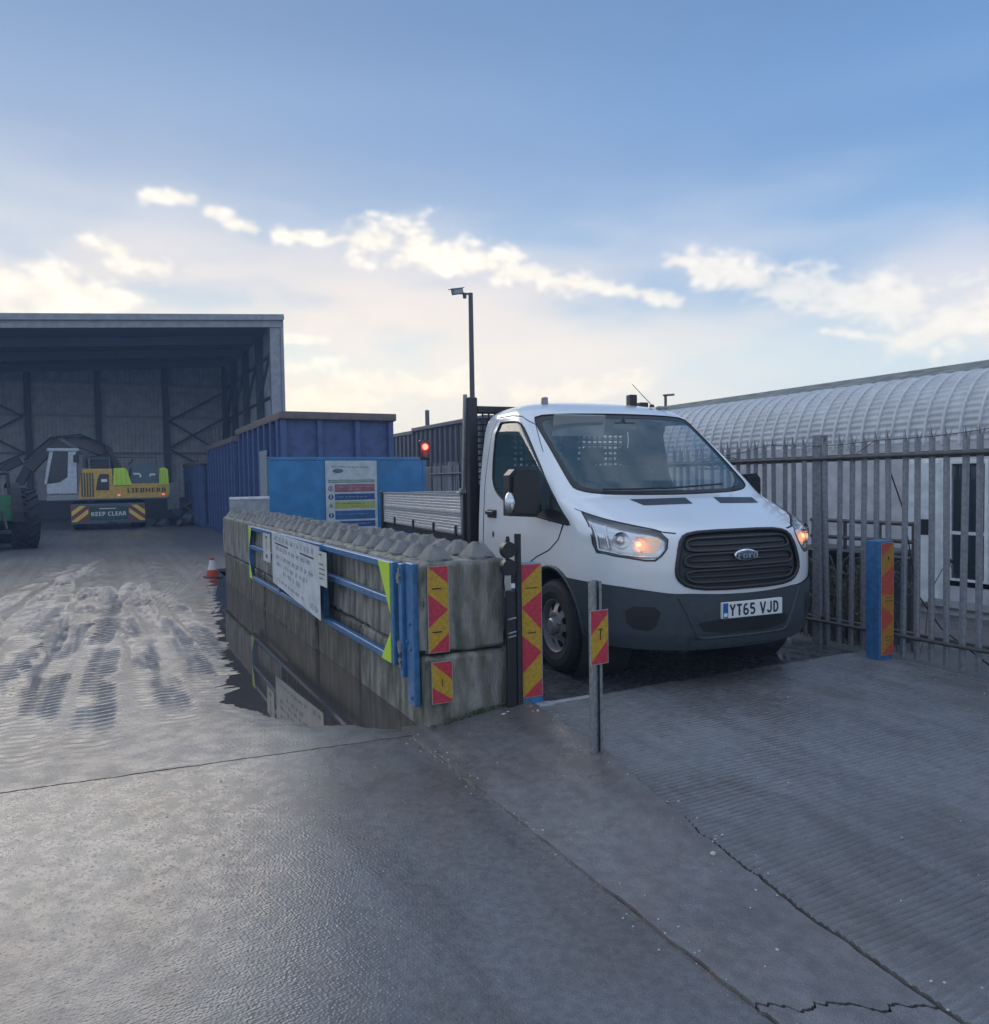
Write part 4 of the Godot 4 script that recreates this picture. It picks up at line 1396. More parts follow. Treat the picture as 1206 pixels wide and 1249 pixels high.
func yard_things() -> void:
	var b := MB.new()
	var c := ribbed_bin("waste_container", "tall dark blue ribbed container behind the bright blue board", 3.55, 6.1, -17.15, -23.1, 3.12, 8)
	b = MB.new()
	b.col = Color(.32, .36, .42)
	b.span(Vector3(-.075, .9, -2.2), Vector3(-.05, 2.35, -1.3), .004)
	var pl := part("notice_plate", b, M.sign_print, c, "pale notice plate on the container side")
	pl.set_meta("label", "pale notice plate on the container side")
	for k in 5:
		b = MB.new()
		b.span(Vector3(-.07, .35, -2.3 + k * .22), Vector3(-.05, .75, -2.2 + k * .22), .004)
		part("louvre", b, M.black_steel, c)
	ribbed_bin("waste_container", "long dark blue ribbed container between the tall container and the shed", 3.5, 5.9, -23.5, -29.6, 2.95, 9)
	ribbed_bin("waste_container", "low dark blue ribbed container at the mouth of the shed", 3.35, 5.7, -30.2, -36.5, 2.5, 9)
	var hp := thing("scrap_heap", "low heap of dark scrap beside the excavator", "scrap heap", Vector3(3.0, 0, -33.5))
	var rg := RandomNumberGenerator.new()
	rg.seed = 8
	for k in 34:
		b = MB.new()
		var rad := rg.randf() * 1.2
		var an := rg.randf() * TAU
		b.box(Vector3(cos(an) * rad * 1.2, rg.randf() * .7 * (1.3 - rad), sin(an) * rad), Vector3(rg.randf_range(.15, .6), rg.randf_range(.04, .25), rg.randf_range(.15, .5)), .01, Basis.from_euler(Vector3(rg.randf(), rg.randf() * 3.0, rg.randf())))
		part("scrap_piece", b, [M.shed_steel, M.boom_steel, M.digger_grey, M.grey_slab][rg.randi() % 4 if k % 5 == 0 else rg.randi() % 3], hp)
	var pan := thing("pale_panel", "pale panel leaning behind the excavator", "panel", Vector3(2.75, 0, -38.0))
	b = MB.new()
	b.span(Vector3(0, 0, 0), Vector3(.5, 1.7, .06), .005)
	part("panel_sheet", b, M.digger_white, pan)
	# bright blue board with the site safety sign
	var t := thing("blue_board", "bright blue steel board standing across the end of the weighbridge", "board", Vector3(2.86, -0.05, -15.0))
	b = MB.new()
	b.span(Vector3(0, .0, -.08), Vector3(3.16, 2.12, 0), .01)
	part("steel_sheet", b, M.blue_panel, t)
	b = MB.new()
	b.span(Vector3(0, 2.06, -.1), Vector3(3.16, 2.12, .012), .006)
	part("top_rail", b, M.blue_panel, t)
	b = MB.new()
	b.span(Vector3(3.10, .0, -.1), Vector3(3.17, 2.06, .014), .006)
	part("end_stile", b, M.blue_panel, t)
	site_sign()
	var s := thing("leaning_panel", "pale grey panel standing at the far end of the block wall", "panel", Vector3(2.03, 0.0, -14.2))
	b = MB.new()
	b.span(Vector3(0, 0, -.05), Vector3(.68, 1.33, 0), .006)
	part("panel_sheet", b, M.grey_slab, s)
	b = MB.new()
	b.span(Vector3(0, 1.30, -.06), Vector3(.68, 1.345, .01), .004)
	part("panel_edge", b, M.door_white, s)
	# dark building
	t = thing("dark_shed", "long dark corrugated shed behind the blue containers", "shed", Vector3.ZERO)
	b = corrugated(13.8, 3.72, 0.5, 0.06)
	var o := part("wall_cladding", b, M.dark_cladding, t)
	o.position = Vector3(12.0, 0, -25.0)
	o.transform = Transform3D(Basis(Vector3(0, 0, 1), Vector3(0, 1, 0), Vector3(-1, 0, 0)), Vector3(12.0, 0, -38.0))
	b = MB.new()
	b.span(Vector3(12.08, 0, -38), Vector3(20, 3.7, -24.2))
	part("shed_body", b, M.dark_cladding, t)
	b = MB.new()
	b.span(Vector3(11.85, 3.7, -31.0), Vector3(20, 3.84, -24.1), .01)
	b.span(Vector3(11.9, 3.6, -38.1), Vector3(20, 3.75, -31.0), .01)
	part("eaves_trim", b, M.shed_steel, t)
	for k in 4:
		b = MB.new()
		b.span(Vector3(11.6, 0, -27.2 - k * .95), Vector3(11.85, 2.15, -26.4 - k * .95), .02)
		part("lower_panel", b, M.shed_steel, t)
	b = MB.new()
	b.cyl(Vector3(12.3, 3.8, -30.3), Vector3(12.3, 4.55, -30.3), .09, .09, 10)
	part("flue", b, M.shed_steel, t)
	var sg := thing("wall_notice", "small white notice on the dark shed wall", "sign", Vector3(11.80, 1.95, -25.55))
	b = MB.new()
	b.col = Color(.5, .52, .55)
	b.span(Vector3(0, 0, 0), Vector3(.02, .42, .32))
	part("notice_plate", b, M.sign_print, sg)
	print_lines(sg, -.001, [[.06, .33, .02, .2, .04], [.06, .24, .02, .2, .04], [.06, .14, .02, .2, .04], [.06, .06, .02, .18, .03]])
	# camera mast
	t = thing("camera_mast", "tall dark mast with a security camera rising behind the van", "mast", Vector3(9.5, -0.1, -20.0))
	b = MB.new()
	b.cyl(Vector3(0, 0, 0), Vector3(0, 6.95, 0), .085, .065, 14)
	part("mast_tube", b, M.rail_steel, t)
	b = MB.new()
	b.bar(Vector3(0, 6.92, 0), Vector3(-.34, 6.90, .05), .04, .05)
	b.cyl(Vector3(-.2, 6.78, .03), Vector3(-.2, 6.92, .03), .05, .06, 10)
	part("bracket_arm", b, M.rail_steel, t)
	b = MB.new()
	b.bar(Vector3(-.28, 6.97, .04), Vector3(-.62, 6.88, .14), .14, .15, .02)
	part("camera_housing", b, M.galvanised, t)
	b = MB.new()
	b.bar(Vector3(-.26, 7.06, .03), Vector3(-.70, 6.95, .16), .17, .02)
	part("sun_shield", b, M.galvanised, t)
	# lamp beyond the hut
	t = thing("street_lamp", "small street lamp showing above the hut roof", "street lamp", Vector3(16.4, -0.2, -20.0))
	b = MB.new()
	b.cyl(Vector3(0, 0, 0), Vector3(0, 4.45, 0), .06, .045, 10)
	part("lamp_column", b, M.rail_steel, t)
	b = MB.new()
	b.bar(Vector3(-.08, 4.43, 0), Vector3(.30, 4.46, 0.05), .12, .06, .015)
	part("lamp_head", b, M.rail_steel, t)
	# red traffic light at the end of the weighbridge
	t = thing("traffic_light", "traffic light showing red above the end of the blue board", "traffic light", Vector3(6.02, 0, -14.95))
	b = MB.new()
	b.cyl(Vector3(0, 0, -.12), Vector3(0, 2.1, -.12), .035, .035, 10)
	part("signal_post", b, M.black_steel, t)
	b = MB.new()
	b.span(Vector3(-.11, 2.02, -.14), Vector3(.11, 2.42, -.02), .02)
	part("signal_box", b, M.plastic_black, t)
	b = MB.new()
	b.ball(Vector3(0, 2.28, -.02), Vector3(.062, .062, .03), 18, 10)
	part("red_signal_lamp", b, M.red_lamp, t)
	b = MB.new()
	b.cyl(Vector3(0, 2.12, -.03), Vector3(0, 2.12, -.01), .06, .06, 16)
	part("green_lens", b, M.keep_green, t)
	var rl := OmniLight3D.new()
	rl.name = "red_light"
	rl.light_color = Color(1.0, .12, .08)
	rl.light_energy = 0.12
	rl.light_size = 0.06
	rl.omni_range = 30.0
	rl.shadow_enabled = true
	rl.position = Vector3(0, 2.28, .05)
	t.add_child(rl)
	# traffic cone by the far end of the wall
	t = thing("traffic_cone", "orange and white traffic cone in the puddle by the wall", "cone", Vector3(1.68, -0.02, -13.95))
	b = MB.new()
	b.span(Vector3(-.17, 0, -.17), Vector3(.17, .035, .17), .01)
	part("cone_base", b, M.black_rubber, t)
	b = MB.new()
	b.cyl(Vector3(0, .035, 0), Vector3(0, .17, 0), .125, .092, 18)
	b.cyl(Vector3(0, .36, 0), Vector3(0, .42, 0), .045, .03, 18)
	part("cone_body", b, M.cone_orange, t)
	b = MB.new()
	b.cyl(Vector3(0, .17, 0), Vector3(0, .36, 0), .093, .046, 18)
	part("white_sleeve", b, M.cone_white, t)
	t.scale = Vector3.ONE * 0.85

func site_sign() -> void:
	var t := thing("site_safety_sign", "tall site safety sign with coloured bands and round symbols on the blue board", "sign", Vector3(3.93, 0.62, -14.98))
	var w := 1.04
	var h := 1.38
	var b := MB.new()
	b.col = Color(.55, .60, .64)
	b.span(Vector3(0, 0, 0), Vector3(w, h, .006))
	part("sign_panel", b, M.sign_print, t)
	# bands down the sign: top, bottom, colour
	for r in [[.27, .315, Color(.22, .34, .28)], [.335, .445, Color(.33, .12, .16)], [.47, .56, Color(.03, .09, .25)], [.58, .68, Color(.42, .46, .12)], [.71, .835, Color(.04, .13, .32)], [.86, .945, Color(.03, .08, .28)]]:
		b = MB.new()
		b.col = r[2]
		b.span(Vector3(w * (.17 if r[0] > .3 else .05), h * (1.0 - r[1]), .006), Vector3(w * .95, h * (1.0 - r[0]), .0075))
		part("colour_band", b, M.sign_print, t)
	for r in [[.39, Color(.30, .06, .07), 1], [.515, Color(.02, .06, .2), 0], [.775, Color(.02, .06, .2), 0], [.90, Color(.02, .06, .2), 0]]:
		b = MB.new()
		b.col = r[1]
		var cy: float = h * (1.0 - r[0])
		b.cyl(Vector3(w * .095, cy, .006), Vector3(w * .095, cy, .0078), .052, .052, 20)
		b.col = Color(.55, .6, .64)
		if r[2]:
			b.cyl(Vector3(w * .095, cy, .0078), Vector3(w * .095, cy, .0088), .037, .037, 20)
			b.col = Color(.03, .03, .03)
			b.box(Vector3(w * .095, cy, .0092), Vector3(.022, .05, .001))
		else:
			b.box(Vector3(w * .095, cy - .004, .0082), Vector3(.02, .055, .001))
			b.cyl(Vector3(w * .095, cy + .03, .0078), Vector3(w * .095, cy + .03, .0088), .012, .012, 10)
		part("round_symbol", b, M.sign_print, t)
	b = MB.new()
	b.col = Color(.42, .40, .06)
	var ty := h * (1.0 - .63)
	b.flat(PackedVector2Array([Vector2(w * .095 - .055, ty - .045), Vector2(w * .095 + .055, ty - .045), Vector2(w * .095, ty + .055)]), .0075)
	b.col = Color(.02, .02, .02)
	b.box(Vector3(w * .095, ty - .005, .0082), Vector3(.012, .05, .001))
	part("warning_triangle", b, M.sign_print, t)
	b = MB.new()
	b.col = Color(.10, .15, .22)
	b.ball(Vector3(w * .24, h * .855, .007), Vector3(.11, .045, .0015), 20, 6)
	part("company_emblem", b, M.sign_print, t)
	# blurred lettering as strokes
	var rng := RandomNumberGenerator.new()
	rng.seed = 3
	for r in [[.12, .44, .085, .03, Color(.12, .16, .22)], [.45, .85, .095, .035, Color(.12, .16, .22)], [.1, .88, .292, .02, Color(.6, .66, .62)], [.22, .92, .37, .02, Color(.62, .5, .52)], [.45, .68, .41, .02, Color(.62, .5, .52)], [.22, .8, .515, .022, Color(.45, .5, .58)], [.2, .75, .61, .022, Color(.10, .11, .05)], [.5, .68, .65, .022, Color(.10, .11, .05)], [.22, .84, .76, .018, Color(.35, .42, .55)], [.22, .86, .90, .026, Color(.45, .5, .62)]]:
		b = MB.new()
		b.col = r[4]
		var x: float = r[0]
		while x < r[1]:
			b.box(Vector3(x * w, h * (1.0 - r[2]) + rng.randf_range(-.15, .15) * r[3], .0085), Vector3(.009, r[3] * rng.randf_range(.6, 1.0), .001))
			x += .018 if rng.randf() < .8 else .04
		part("print_line", b, M.sign_print, t)

func wheel_lugged(r: float, w: float, lugs: int, parent: Node, at: Vector3, rim: Material, rim_r: float) -> void:
	var wh := Node3D.new()
	wh.name = "wheel"
	parent.add_child(wh, true)
	wh.position = at
	var b := MB.new()
	var p := r * .95
	b.lathe_x(Vector3.ZERO, [Vector2(rim_r, w * .42), Vector2(r * .7, w * .5), Vector2(p * .97, w * .46), Vector2(p, w * .36), Vector2(p, -w * .36), Vector2(p * .97, -w * .46), Vector2(r * .7, -w * .5), Vector2(rim_r, -w * .42)], 40)
	for k in lugs:
		for s in [-1.0, 1.0]:
			var a: float = TAU * (k + (.5 if s > 0 else 0.0)) / lugs
			var e := Basis(Vector3.RIGHT, a)
			var tilt := e * Basis(Vector3.UP, s * 0.7)
			b.box(e * Vector3(s * w * .22, r * .965, 0), Vector3(w * .52, r * .09, r * .07), .006, tilt)
	part("tyre", b, M.tyre, wh)
	b = MB.new()
	b.lathe_x(Vector3.ZERO, [Vector2(0.0, w * .2), Vector2(rim_r * .5, w * .2), Vector2(rim_r * .8, w * .1), Vector2(rim_r, w * .42), Vector2(rim_r * 1.02, w * .44), Vector2(rim_r * 1.02, -w * .44), Vector2(rim_r, -w * .42), Vector2(rim_r * .8, -w * .1), Vector2(0.0, -w * .1)], 28)
	part("rim", b, rim, wh)

func tractor() -> void:
	var t := thing("farm_tractor", "green tractor with big lugged rear tyres parked at the shed mouth", "tractor", Vector3(-2.62, 0.0, -23.6), 0.22)
	for s in [-1, 1]:
		wheel_lugged(.79, .60, 20, t, Vector3(s * .86, .77, 0), M.tractor_green, .42)
		wheel_lugged(.58, .40, 18, t, Vector3(s * .78, .58, -2.5), M.tractor_green, .30)
		var b := MB.new()
		for k in 8:
			var a0 := -0.5 + k * .27
			var a1 := a0 + .27
			b.quad(Vector3(s * .5, .8 + cos(a0) * .92, sin(a0) * .92), Vector3(s * .74, .8 + cos(a0) * .92, sin(a0) * .92), Vector3(s * .74, .8 + cos(a1) * .92, sin(a1) * .92), Vector3(s * .5, .8 + cos(a1) * .92, sin(a1) * .92), Vector3(0, cos(a0), sin(a0)))
			b.quad(Vector3(s * .5, .8 + cos(a0) * .88, sin(a0) * .88), Vector3(s * .74, .8 + cos(a0) * .88, sin(a0) * .88), Vector3(s * .74, .8 + cos(a1) * .88, sin(a1) * .88), Vector3(s * .5, .8 + cos(a1) * .88, sin(a1) * .88), -Vector3(0, cos(a0), sin(a0)))
			b.quad(Vector3(s * .74, .8 + cos(a0) * .88, sin(a0) * .88), Vector3(s * .74, .8 + cos(a0) * .92, sin(a0) * .92), Vector3(s * .74, .8 + cos(a1) * .92, sin(a1) * .92), Vector3(s * .74, .8 + cos(a1) * .88, sin(a1) * .88), Vector3(s, 0, 0))
		part("mudguard", b, M.black_rubber, t)
		b = MB.new()
		b.span(Vector3(s * .56 - .07, .98, .80), Vector3(s * .56 + .07, 1.12, .86), .01)
		part("tail_light", b, M.chevron_red, t)
	var b := MB.new()
	b.span(Vector3(-.42, .62, -3.1), Vector3(.42, 1.42, -1.0), .08)
	part("bonnet", b, M.tractor_green, t)
	b = MB.new()
	b.extrude(PackedVector2Array([Vector2(-.62, .75), Vector2(.62, .75), Vector2(.66, 1.25), Vector2(.5, 1.4), Vector2(-.5, 1.4), Vector2(-.66, 1.25)]), -1.0, .72)
	part("rear_body", b, M.tractor_green, t)
	b = MB.new()
	b.tube([Vector3(-.5, 1.35, .45), Vector3(-.48, 1.95, .4), Vector3(.48, 1.95, .4), Vector3(.5, 1.35, .45)], .04, 8)
	part("roll_bar", b, M.plastic_black, t)
	b = MB.new()
	b.span(Vector3(-.24, 1.38, -.35), Vector3(.24, 1.5, .15), .04)
	b.box(Vector3(0, 1.68, .18), Vector3(.46, .42, .1), .04, Basis(Vector3.RIGHT, .12))
	part("seat", b, M.plastic_black, t)
	b = MB.new()
	for s in [-1.0, 1.0]:
		b.bar(Vector3(s * .32, .45, .5), Vector3(s * .36, .5, 1.35), .07, .09)
		b.bar(Vector3(s * .3, 1.1, .6), Vector3(s * .34, .55, 1.1), .05, .05)
	b.bar(Vector3(-.36, .5, 1.3), Vector3(.36, .5, 1.3), .08, .08)
	b.bar(Vector3(0, 1.2, .65), Vector3(0, .95, 1.3), .07, .07)
	part("rear_linkage", b, M.black_steel, t)
	b = MB.new()
	b.cyl(Vector3(-.8, .8, 0), Vector3(.8, .8, 0), .14, .14, 12)
	b.cyl(Vector3(-.8, .58, -2.5), Vector3(.8, .58, -2.5), .1, .1, 12)
	part("axle", b, M.black_steel, t)

func digger() -> void:
	var t := thing("wheeled_excavator", "orange wheeled excavator with a white cab parked in the shed mouth", "excavator", Vector3(0.35, 0, -32.6))
	var b := MB.new()
	# chassis end with the blade and chevrons
	b.span(Vector3(-1.0, .45, -4.2), Vector3(1.05, .95, .25), .03)
	part("chassis", b, M.digger_grey, t)
	b = MB.new()
	b.span(Vector3(-1.28, .22, .55), Vector3(1.18, .95, .68), .02)
	var bl := part("blade", b, M.digger_grey, t)
	b = MB.new()
	b.span(Vector3(-.68, .36, .68), Vector3(.60, .86, .70), .005)
	part("green_plate", b, M.keep_green, bl)
	text("keep_clear_lettering", "KEEP CLEAR", .15, M.letter_white, bl, Vector3(-.05, .58, .703))
	b = MB.new()
	b.span(Vector3(-.35, .76, .70), Vector3(.2, .79, .703))
	part("small_print", b, M.letter_white, bl)
	for s in [-1.0, 1.0]:
		var cx: float = -.98 if s < 0 else .90
		b = MB.new()
		b.box(Vector3(cx, .60, .685), Vector3(.56, .60, .02))
		part("chevron_panel", b, M.chevron_red, bl)
		var sq := PackedVector2Array([Vector2(cx - .27, .31), Vector2(cx + .27, .31), Vector2(cx + .27, .89), Vector2(cx - .27, .89)])
		for k in 2:
			var y: float = .46 + k * .34
			var band := PackedVector2Array([Vector2(cx - .3, y - .24 - .07), Vector2(cx + .3, y + .10 + .07), Vector2(cx + .3, y + .27 + .07), Vector2(cx - .3, y - .07 - .07)])
			if s > 0:
				for i in band.size(): band[i].x = 2 * cx - band[i].x
			for pg in Geometry2D.intersect_polygons(band, sq):
				b = MB.new()
				b.flat(pg, .697)
				part("chevron_stripe", b, M.chevron_yellow, bl)
	b = MB.new()
	b.bar(Vector3(-.6, .55, .3), Vector3(-.6, .5, .58), .14, .14)
	b.bar(Vector3(.5, .55, .3), Vector3(.5, .5, .58), .14, .14)
	b.bar(Vector3(-.05, .3, .68), Vector3(.35, .18, .8), .06, .05)
	part("blade_arm", b, M.black_steel, t)
	for z in [-.35, -3.3]:
		for s in [-1, 1]:
			wheel_lugged(.52, .48, 16, t, Vector3(s * 1.0, .52, z), M.digger_grey, .28)
	b = MB.new()
	b.cyl(Vector3(.2, .9, -1.8), Vector3(.2, 1.15, -1.8), .75, .75, 28)
	part("slew_ring", b, M.black_steel, t)
	# upper structure turned so the cab end points left
	b = MB.new()
	b.extrude(PackedVector2Array([Vector2(-1.02, 1.12), Vector2(1.95, 1.12), Vector2(2.08, 1.28), Vector2(2.08, 1.68), Vector2(.12, 1.68), Vector2(.12, 2.25), Vector2(-.85, 2.25), Vector2(-.95, 1.9)]), -2.6, .15)
	part("upper_body", b, M.digger_yellow, t)
	b = MB.new()
	b.extrude(PackedVector2Array([Vector2(-.44, 1.45), Vector2(.0, 1.45), Vector2(.0, 2.05), Vector2(-.3, 2.05), Vector2(-.38, 1.85)]), .15, .17)
	part("side_vent", b, M.dark_glass, t)
	b = MB.new()
	b.span(Vector3(-.26, 1.75, .17), Vector3(-.06, 1.86, .175))
	part("model_badge", b, M.letter_white, t)
	b = MB.new()
	b.extrude(PackedVector2Array([Vector2(.72, 1.66), Vector2(1.72, 1.66), Vector2(1.66, 2.3), Vector2(1.5, 2.42), Vector2(.95, 2.42), Vector2(.8, 2.3)]), -2.3, .05)
	part("engine_hood", b, M.digger_grey, t)
	for q in [[.95, 2.05, .22, .06], [1.08, 1.97, .06, .12], [1.5, 2.02, .2, .07], [1.42, 1.98, .05, .1]]:
		b = MB.new()
		b.box(Vector3(q[0], q[1], .055), Vector3(q[2], q[3], .01))
		part("warning_mark", b, M.letter_white, t)
	b = MB.new()
	b.tube([Vector3(.7, 2.4, -.2), Vector3(.82, 2.55, -.2), Vector3(.84, 2.62, -.2)], .03, 8)
	part("exhaust_pipe", b, M.black_steel, t)
	for q in [[.14, .78, .62], [1.72, 2.06, .5]]:
		b = MB.new()
		var w2: float = q[1] - q[0]
		b.extrude(PackedVector2Array([Vector2(q[0], 1.62), Vector2(q[1], 1.62), Vector2(q[1] - w2 * .25 if q[0] < 1 else q[1] - .02, 2.2), Vector2(q[1] - w2 * .4, 2.28), Vector2(q[0] + .03, 2.26)]), -.3, .19)
		part("corner_guard", b, M.hi_vis, t)
		for k in 3:
			b = MB.new()
			var x: float = q[0] + w2 * (.2 + .25 * k)
			b.bar(Vector3(x, 1.64, .193), Vector3(x - .02, 2.2, .193), .02, .006)
			part("guard_slot", b, M.digger_grey, t)
	text("maker_lettering", "LIEBHERR", .17, M.letter_black, t, Vector3(1.28, 1.42, .155), Basis.IDENTITY, 1.25)
	for x in [.32, 1.86]:
		b = MB.new()
		b.ball(Vector3(x, 1.25, .15), Vector3(.055, .035, .03), 12, 8)
		part("tail_light", b, M.tail_lamp, t)
	for q in [[Vector3(-.8, 2.25, .1), Vector3(-.8, 2.62, .1), Vector3(.05, 2.62, .1), Vector3(.05, 2.25, .1)], [Vector3(.2, 2.25, -2.4), Vector3(.2, 2.75, -2.4), Vector3(1.8, 2.75, -2.4), Vector3(1.8, 1.7, -2.4)]]:
		b = MB.new()
		b.tube(q, .025, 6)
		part("handrail", b, M.digger_grey, t)
	for k in 5:
		b = MB.new()
		b.span(Vector3(-.92 + k * .09, 1.2, .15), Vector3(-.87 + k * .09, 2.1, .165))
		part("door_louvre", b, M.boom_steel, t)
	b = MB.new()
	b.span(Vector3(-1.0, 1.08, -2.6), Vector3(2.08, 1.14, .17), .01)
	part("skirt", b, M.digger_grey, t)
	for k in 3:
		b = MB.new()
		b.tube([Vector3(.2, 2.3, -1.25 + k * .06), Vector3(-.1, 3.2, -1.24 + k * .06), Vector3(-.9, 3.58, -1.24 + k * .06), Vector3(-1.9, 3.46, -1.24 + k * .06), Vector3(-2.8, 2.6, -1.24 + k * .06)], .03, 6)
		part("hydraulic_hose", b, M.black_rubber, t)
	b = MB.new()
	b.box(Vector3(-1.05, 2.62, .28), Vector3(.18, .28, .05), .02)
	b.cyl(Vector3(-1.05, 2.8, .12), Vector3(-1.05, 2.72, .28), .015, .015, 6)
	part("cab_mirror", b, M.plastic_black, t)
	# cab
	b = MB.new()
	b.extrude(PackedVector2Array([Vector2(-2.02, 1.35), Vector2(-1.05, 1.35), Vector2(-1.05, 2.95), Vector2(-1.3, 2.95), Vector2(-1.35, 1.95), Vector2(-1.62, 1.75), Vector2(-2.02, 1.7)]), -1.3, .1)
	b.extrude(PackedVector2Array([Vector2(-2.1, 1.7), Vector2(-2.02, 1.7), Vector2(-1.78, 2.9), Vector2(-1.9, 2.9)]), -1.3, .1)
	b.span(Vector3(-1.98, 2.88, -1.35), Vector3(-.95, 3.0, .14), .03)
	part("cab_shell", b, M.digger_white, t)
	b = MB.new()
	b.extrude(PackedVector2Array([Vector2(-2.02, 1.72), Vector2(-1.62, 1.77), Vector2(-1.36, 1.97), Vector2(-1.3, 2.88), Vector2(-1.8, 2.88)]), -1.2, .07)
	part("cab_window", b, M.dark_glass, t)
	b = MB.new()
	b.span(Vector3(-2.05, 1.08, -1.3), Vector3(-1.0, 1.3, .12), .02)
	part("cab_step", b, M.galvanised, t)
	b = MB.new()
	b.cyl(Vector3(-.75, 2.1, -.1), Vector3(-.75, 2.7, -.1), .09, .09, 10)
	b.span(Vector3(-.6, 2.25, -1.0), Vector3(.1, 2.75, -.2), .03)
	part("hydraulic_block", b, M.black_steel, t)
	# boom folded over the cab, stick and bucket hanging to the left
	b = MB.new()
	var line := [Vector3(.35, 2.1, -1.5), Vector3(-.05, 2.95, -1.5), Vector3(-.9, 3.3, -1.5), Vector3(-1.9, 3.2, -1.5), Vector3(-2.7, 2.3, -1.5)]
	for k in 4: b.bar(line[k], line[k + 1], .42, .46, .03)
	for k in range(1, 4): b.ball(line[k], Vector3(.24, .24, .21), 12, 8)
	part("boom", b, M.boom_steel, t)
	b = MB.new()
	b.bar(Vector3(-.3, 2.5, -1.2), Vector3(-1.7, 3.5, -1.25), .12, .12)
	b.bar(Vector3(-1.9, 3.4, -1.3), Vector3(-2.7, 2.6, -1.3), .1, .1)
	part("ram", b, M.digger_grey, t)
	b = MB.new()
	b.bar(Vector3(-2.6, 2.5, -1.5), Vector3(-3.1, 1.5, -1.5), .34, .3, .03)
	b.bar(Vector3(-2.9, 2.6, -1.5), Vector3(-4.4, 1.75, -1.5), .3, .26, .03)
	part("stick", b, M.black_steel, t)
	b = MB.new()
	b.extrude(PackedVector2Array([Vector2(-3.3, 1.6), Vector2(-2.75, 1.7), Vector2(-2.6, 1.2), Vector2(-2.9, .75), Vector2(-3.4, .9)]), -1.9, -1.1)
	part("grab", b, M.digger_grey, t)

# ---------------------------------------------------------------- the van
# Horizontal sections of the cab at each height: how far the nose lies back, half width, depth of the rounded front corner, its squareness.
const CAB := {
	"d": [[.20, .16], [.30, .06], [.42, .015], [.60, 0.0], [.80, .0], [.95, .02], [1.04, .055], [1.09, .10], [1.15, .23], [1.22, .44], [1.29, .66], [1.345, .82], [1.45, .95], [1.75, 1.31], [1.93, 1.535], [2.02, 1.65], [2.08, 1.75], [2.13, 1.88], [2.165, 2.03], [2.19, 2.2], [2.21, 2.46]],
	"w": [[.20, .91], [.30, .95], [.45, .985], [.70, .99], [.95, .985], [1.10, .98], [1.25, .972], [1.39, .965], [1.60, .945], [1.80, .92], [1.95, .895], [2.02, .87], [2.08, .82], [2.13, .73], [2.165, .61], [2.19, .45], [2.205, .28], [2.21, .15]],
	"D": [[.20, .72], [.5, .78], [.8, .76], [1.0, .68], [1.09, .58], [1.2, .46], [1.3, .32], [1.36, .24], [1.6, .26], [1.95, .30], [2.1, .3], [2.21, .3]],
	"n": [[.20, 2.35], [1.0, 2.35], [1.2, 2.5], [1.39, 2.8], [2.21, 2.8]],
}
const REAR := 2.54
const YTOP := 2.205
var cab_table := {}

func pchip(t: Array, y: float) -> float:
	if y <= t[0][0]: return t[0][1]
	if y >= t[-1][0]: return t[-1][1]
	var i := 0
	while t[i + 1][0] < y: i += 1
	var sl := []
	for k in [i, i + 1]:
		if k == 0: sl.append((t[1][1] - t[0][1]) / (t[1][0] - t[0][0]))
		elif k == t.size() - 1: sl.append((t[-1][1] - t[-2][1]) / (t[-1][0] - t[-2][0]))
		else:
			var a: float = (t[k][1] - t[k - 1][1]) / (t[k][0] - t[k - 1][0])
			var b: float = (t[k + 1][1] - t[k][1]) / (t[k + 1][0] - t[k][0])
			sl.append(0.0 if a * b <= 0.0 else 2.0 * a * b / (a + b))
	var h: float = t[i + 1][0] - t[i][0]
	var s: float = (y - t[i][0]) / h
	return (1 + 2 * s) * (1 - s) * (1 - s) * t[i][1] + s * (1 - s) * (1 - s) * h * sl[0] + s * s * (3 - 2 * s) * t[i + 1][1] + s * s * (s - 1) * h * sl[1]

func cab(k: String, y: float) -> float:
	if not cab_table.has(k):
		var a := PackedFloat32Array()
		for i in 1200: a.push_back(pchip(CAB[k], i * 0.002))
		cab_table[k] = a
	var f := clampf(y / 0.002, 0.0, 1198.0)
	var j := int(f)
	return lerpf(cab_table[k][j], cab_table[k][j + 1], f - j)

# u: 0 at the middle of the front, 1 where the side begins, 2 at the back of the cab; negative on the driver's side
func cab_point(u: float, y: float) -> Vector3:
	var W := cab("w", y)
	var d := cab("d", y)
	var D := minf(cab("D", y), REAR - d - 0.01)
	var e := 2.0 / cab("n", y)
	var s := absf(u)
	var x := W
	var dd := d + D
	if s < 1.0:
		x = W * pow(sin(s * PI / 2.0), e)
		dd = d + D - D * pow(maxf(cos(s * PI / 2.0), 0.0), e)
	else:
		dd = lerpf(d + D, REAR, s - 1.0)
	return Vector3(x * signf(u), y, -dd)

func cab_normal(u: float, y: float) -> Vector3:
	var e := 0.004
	var a := cab_point(clampf(u + e, -2, 2), y) - cab_point(clampf(u - e, -2, 2), y)
	var b := cab_point(u, minf(y + e, YTOP)) - cab_point(u, maxf(y - e, .2))
	var m := b.cross(a).normalized()
	var p := cab_point(u, y)
	if m.dot(Vector3(p.x, y - 0.9, p.z + 1.6)) < 0.0: m = -m
	return m

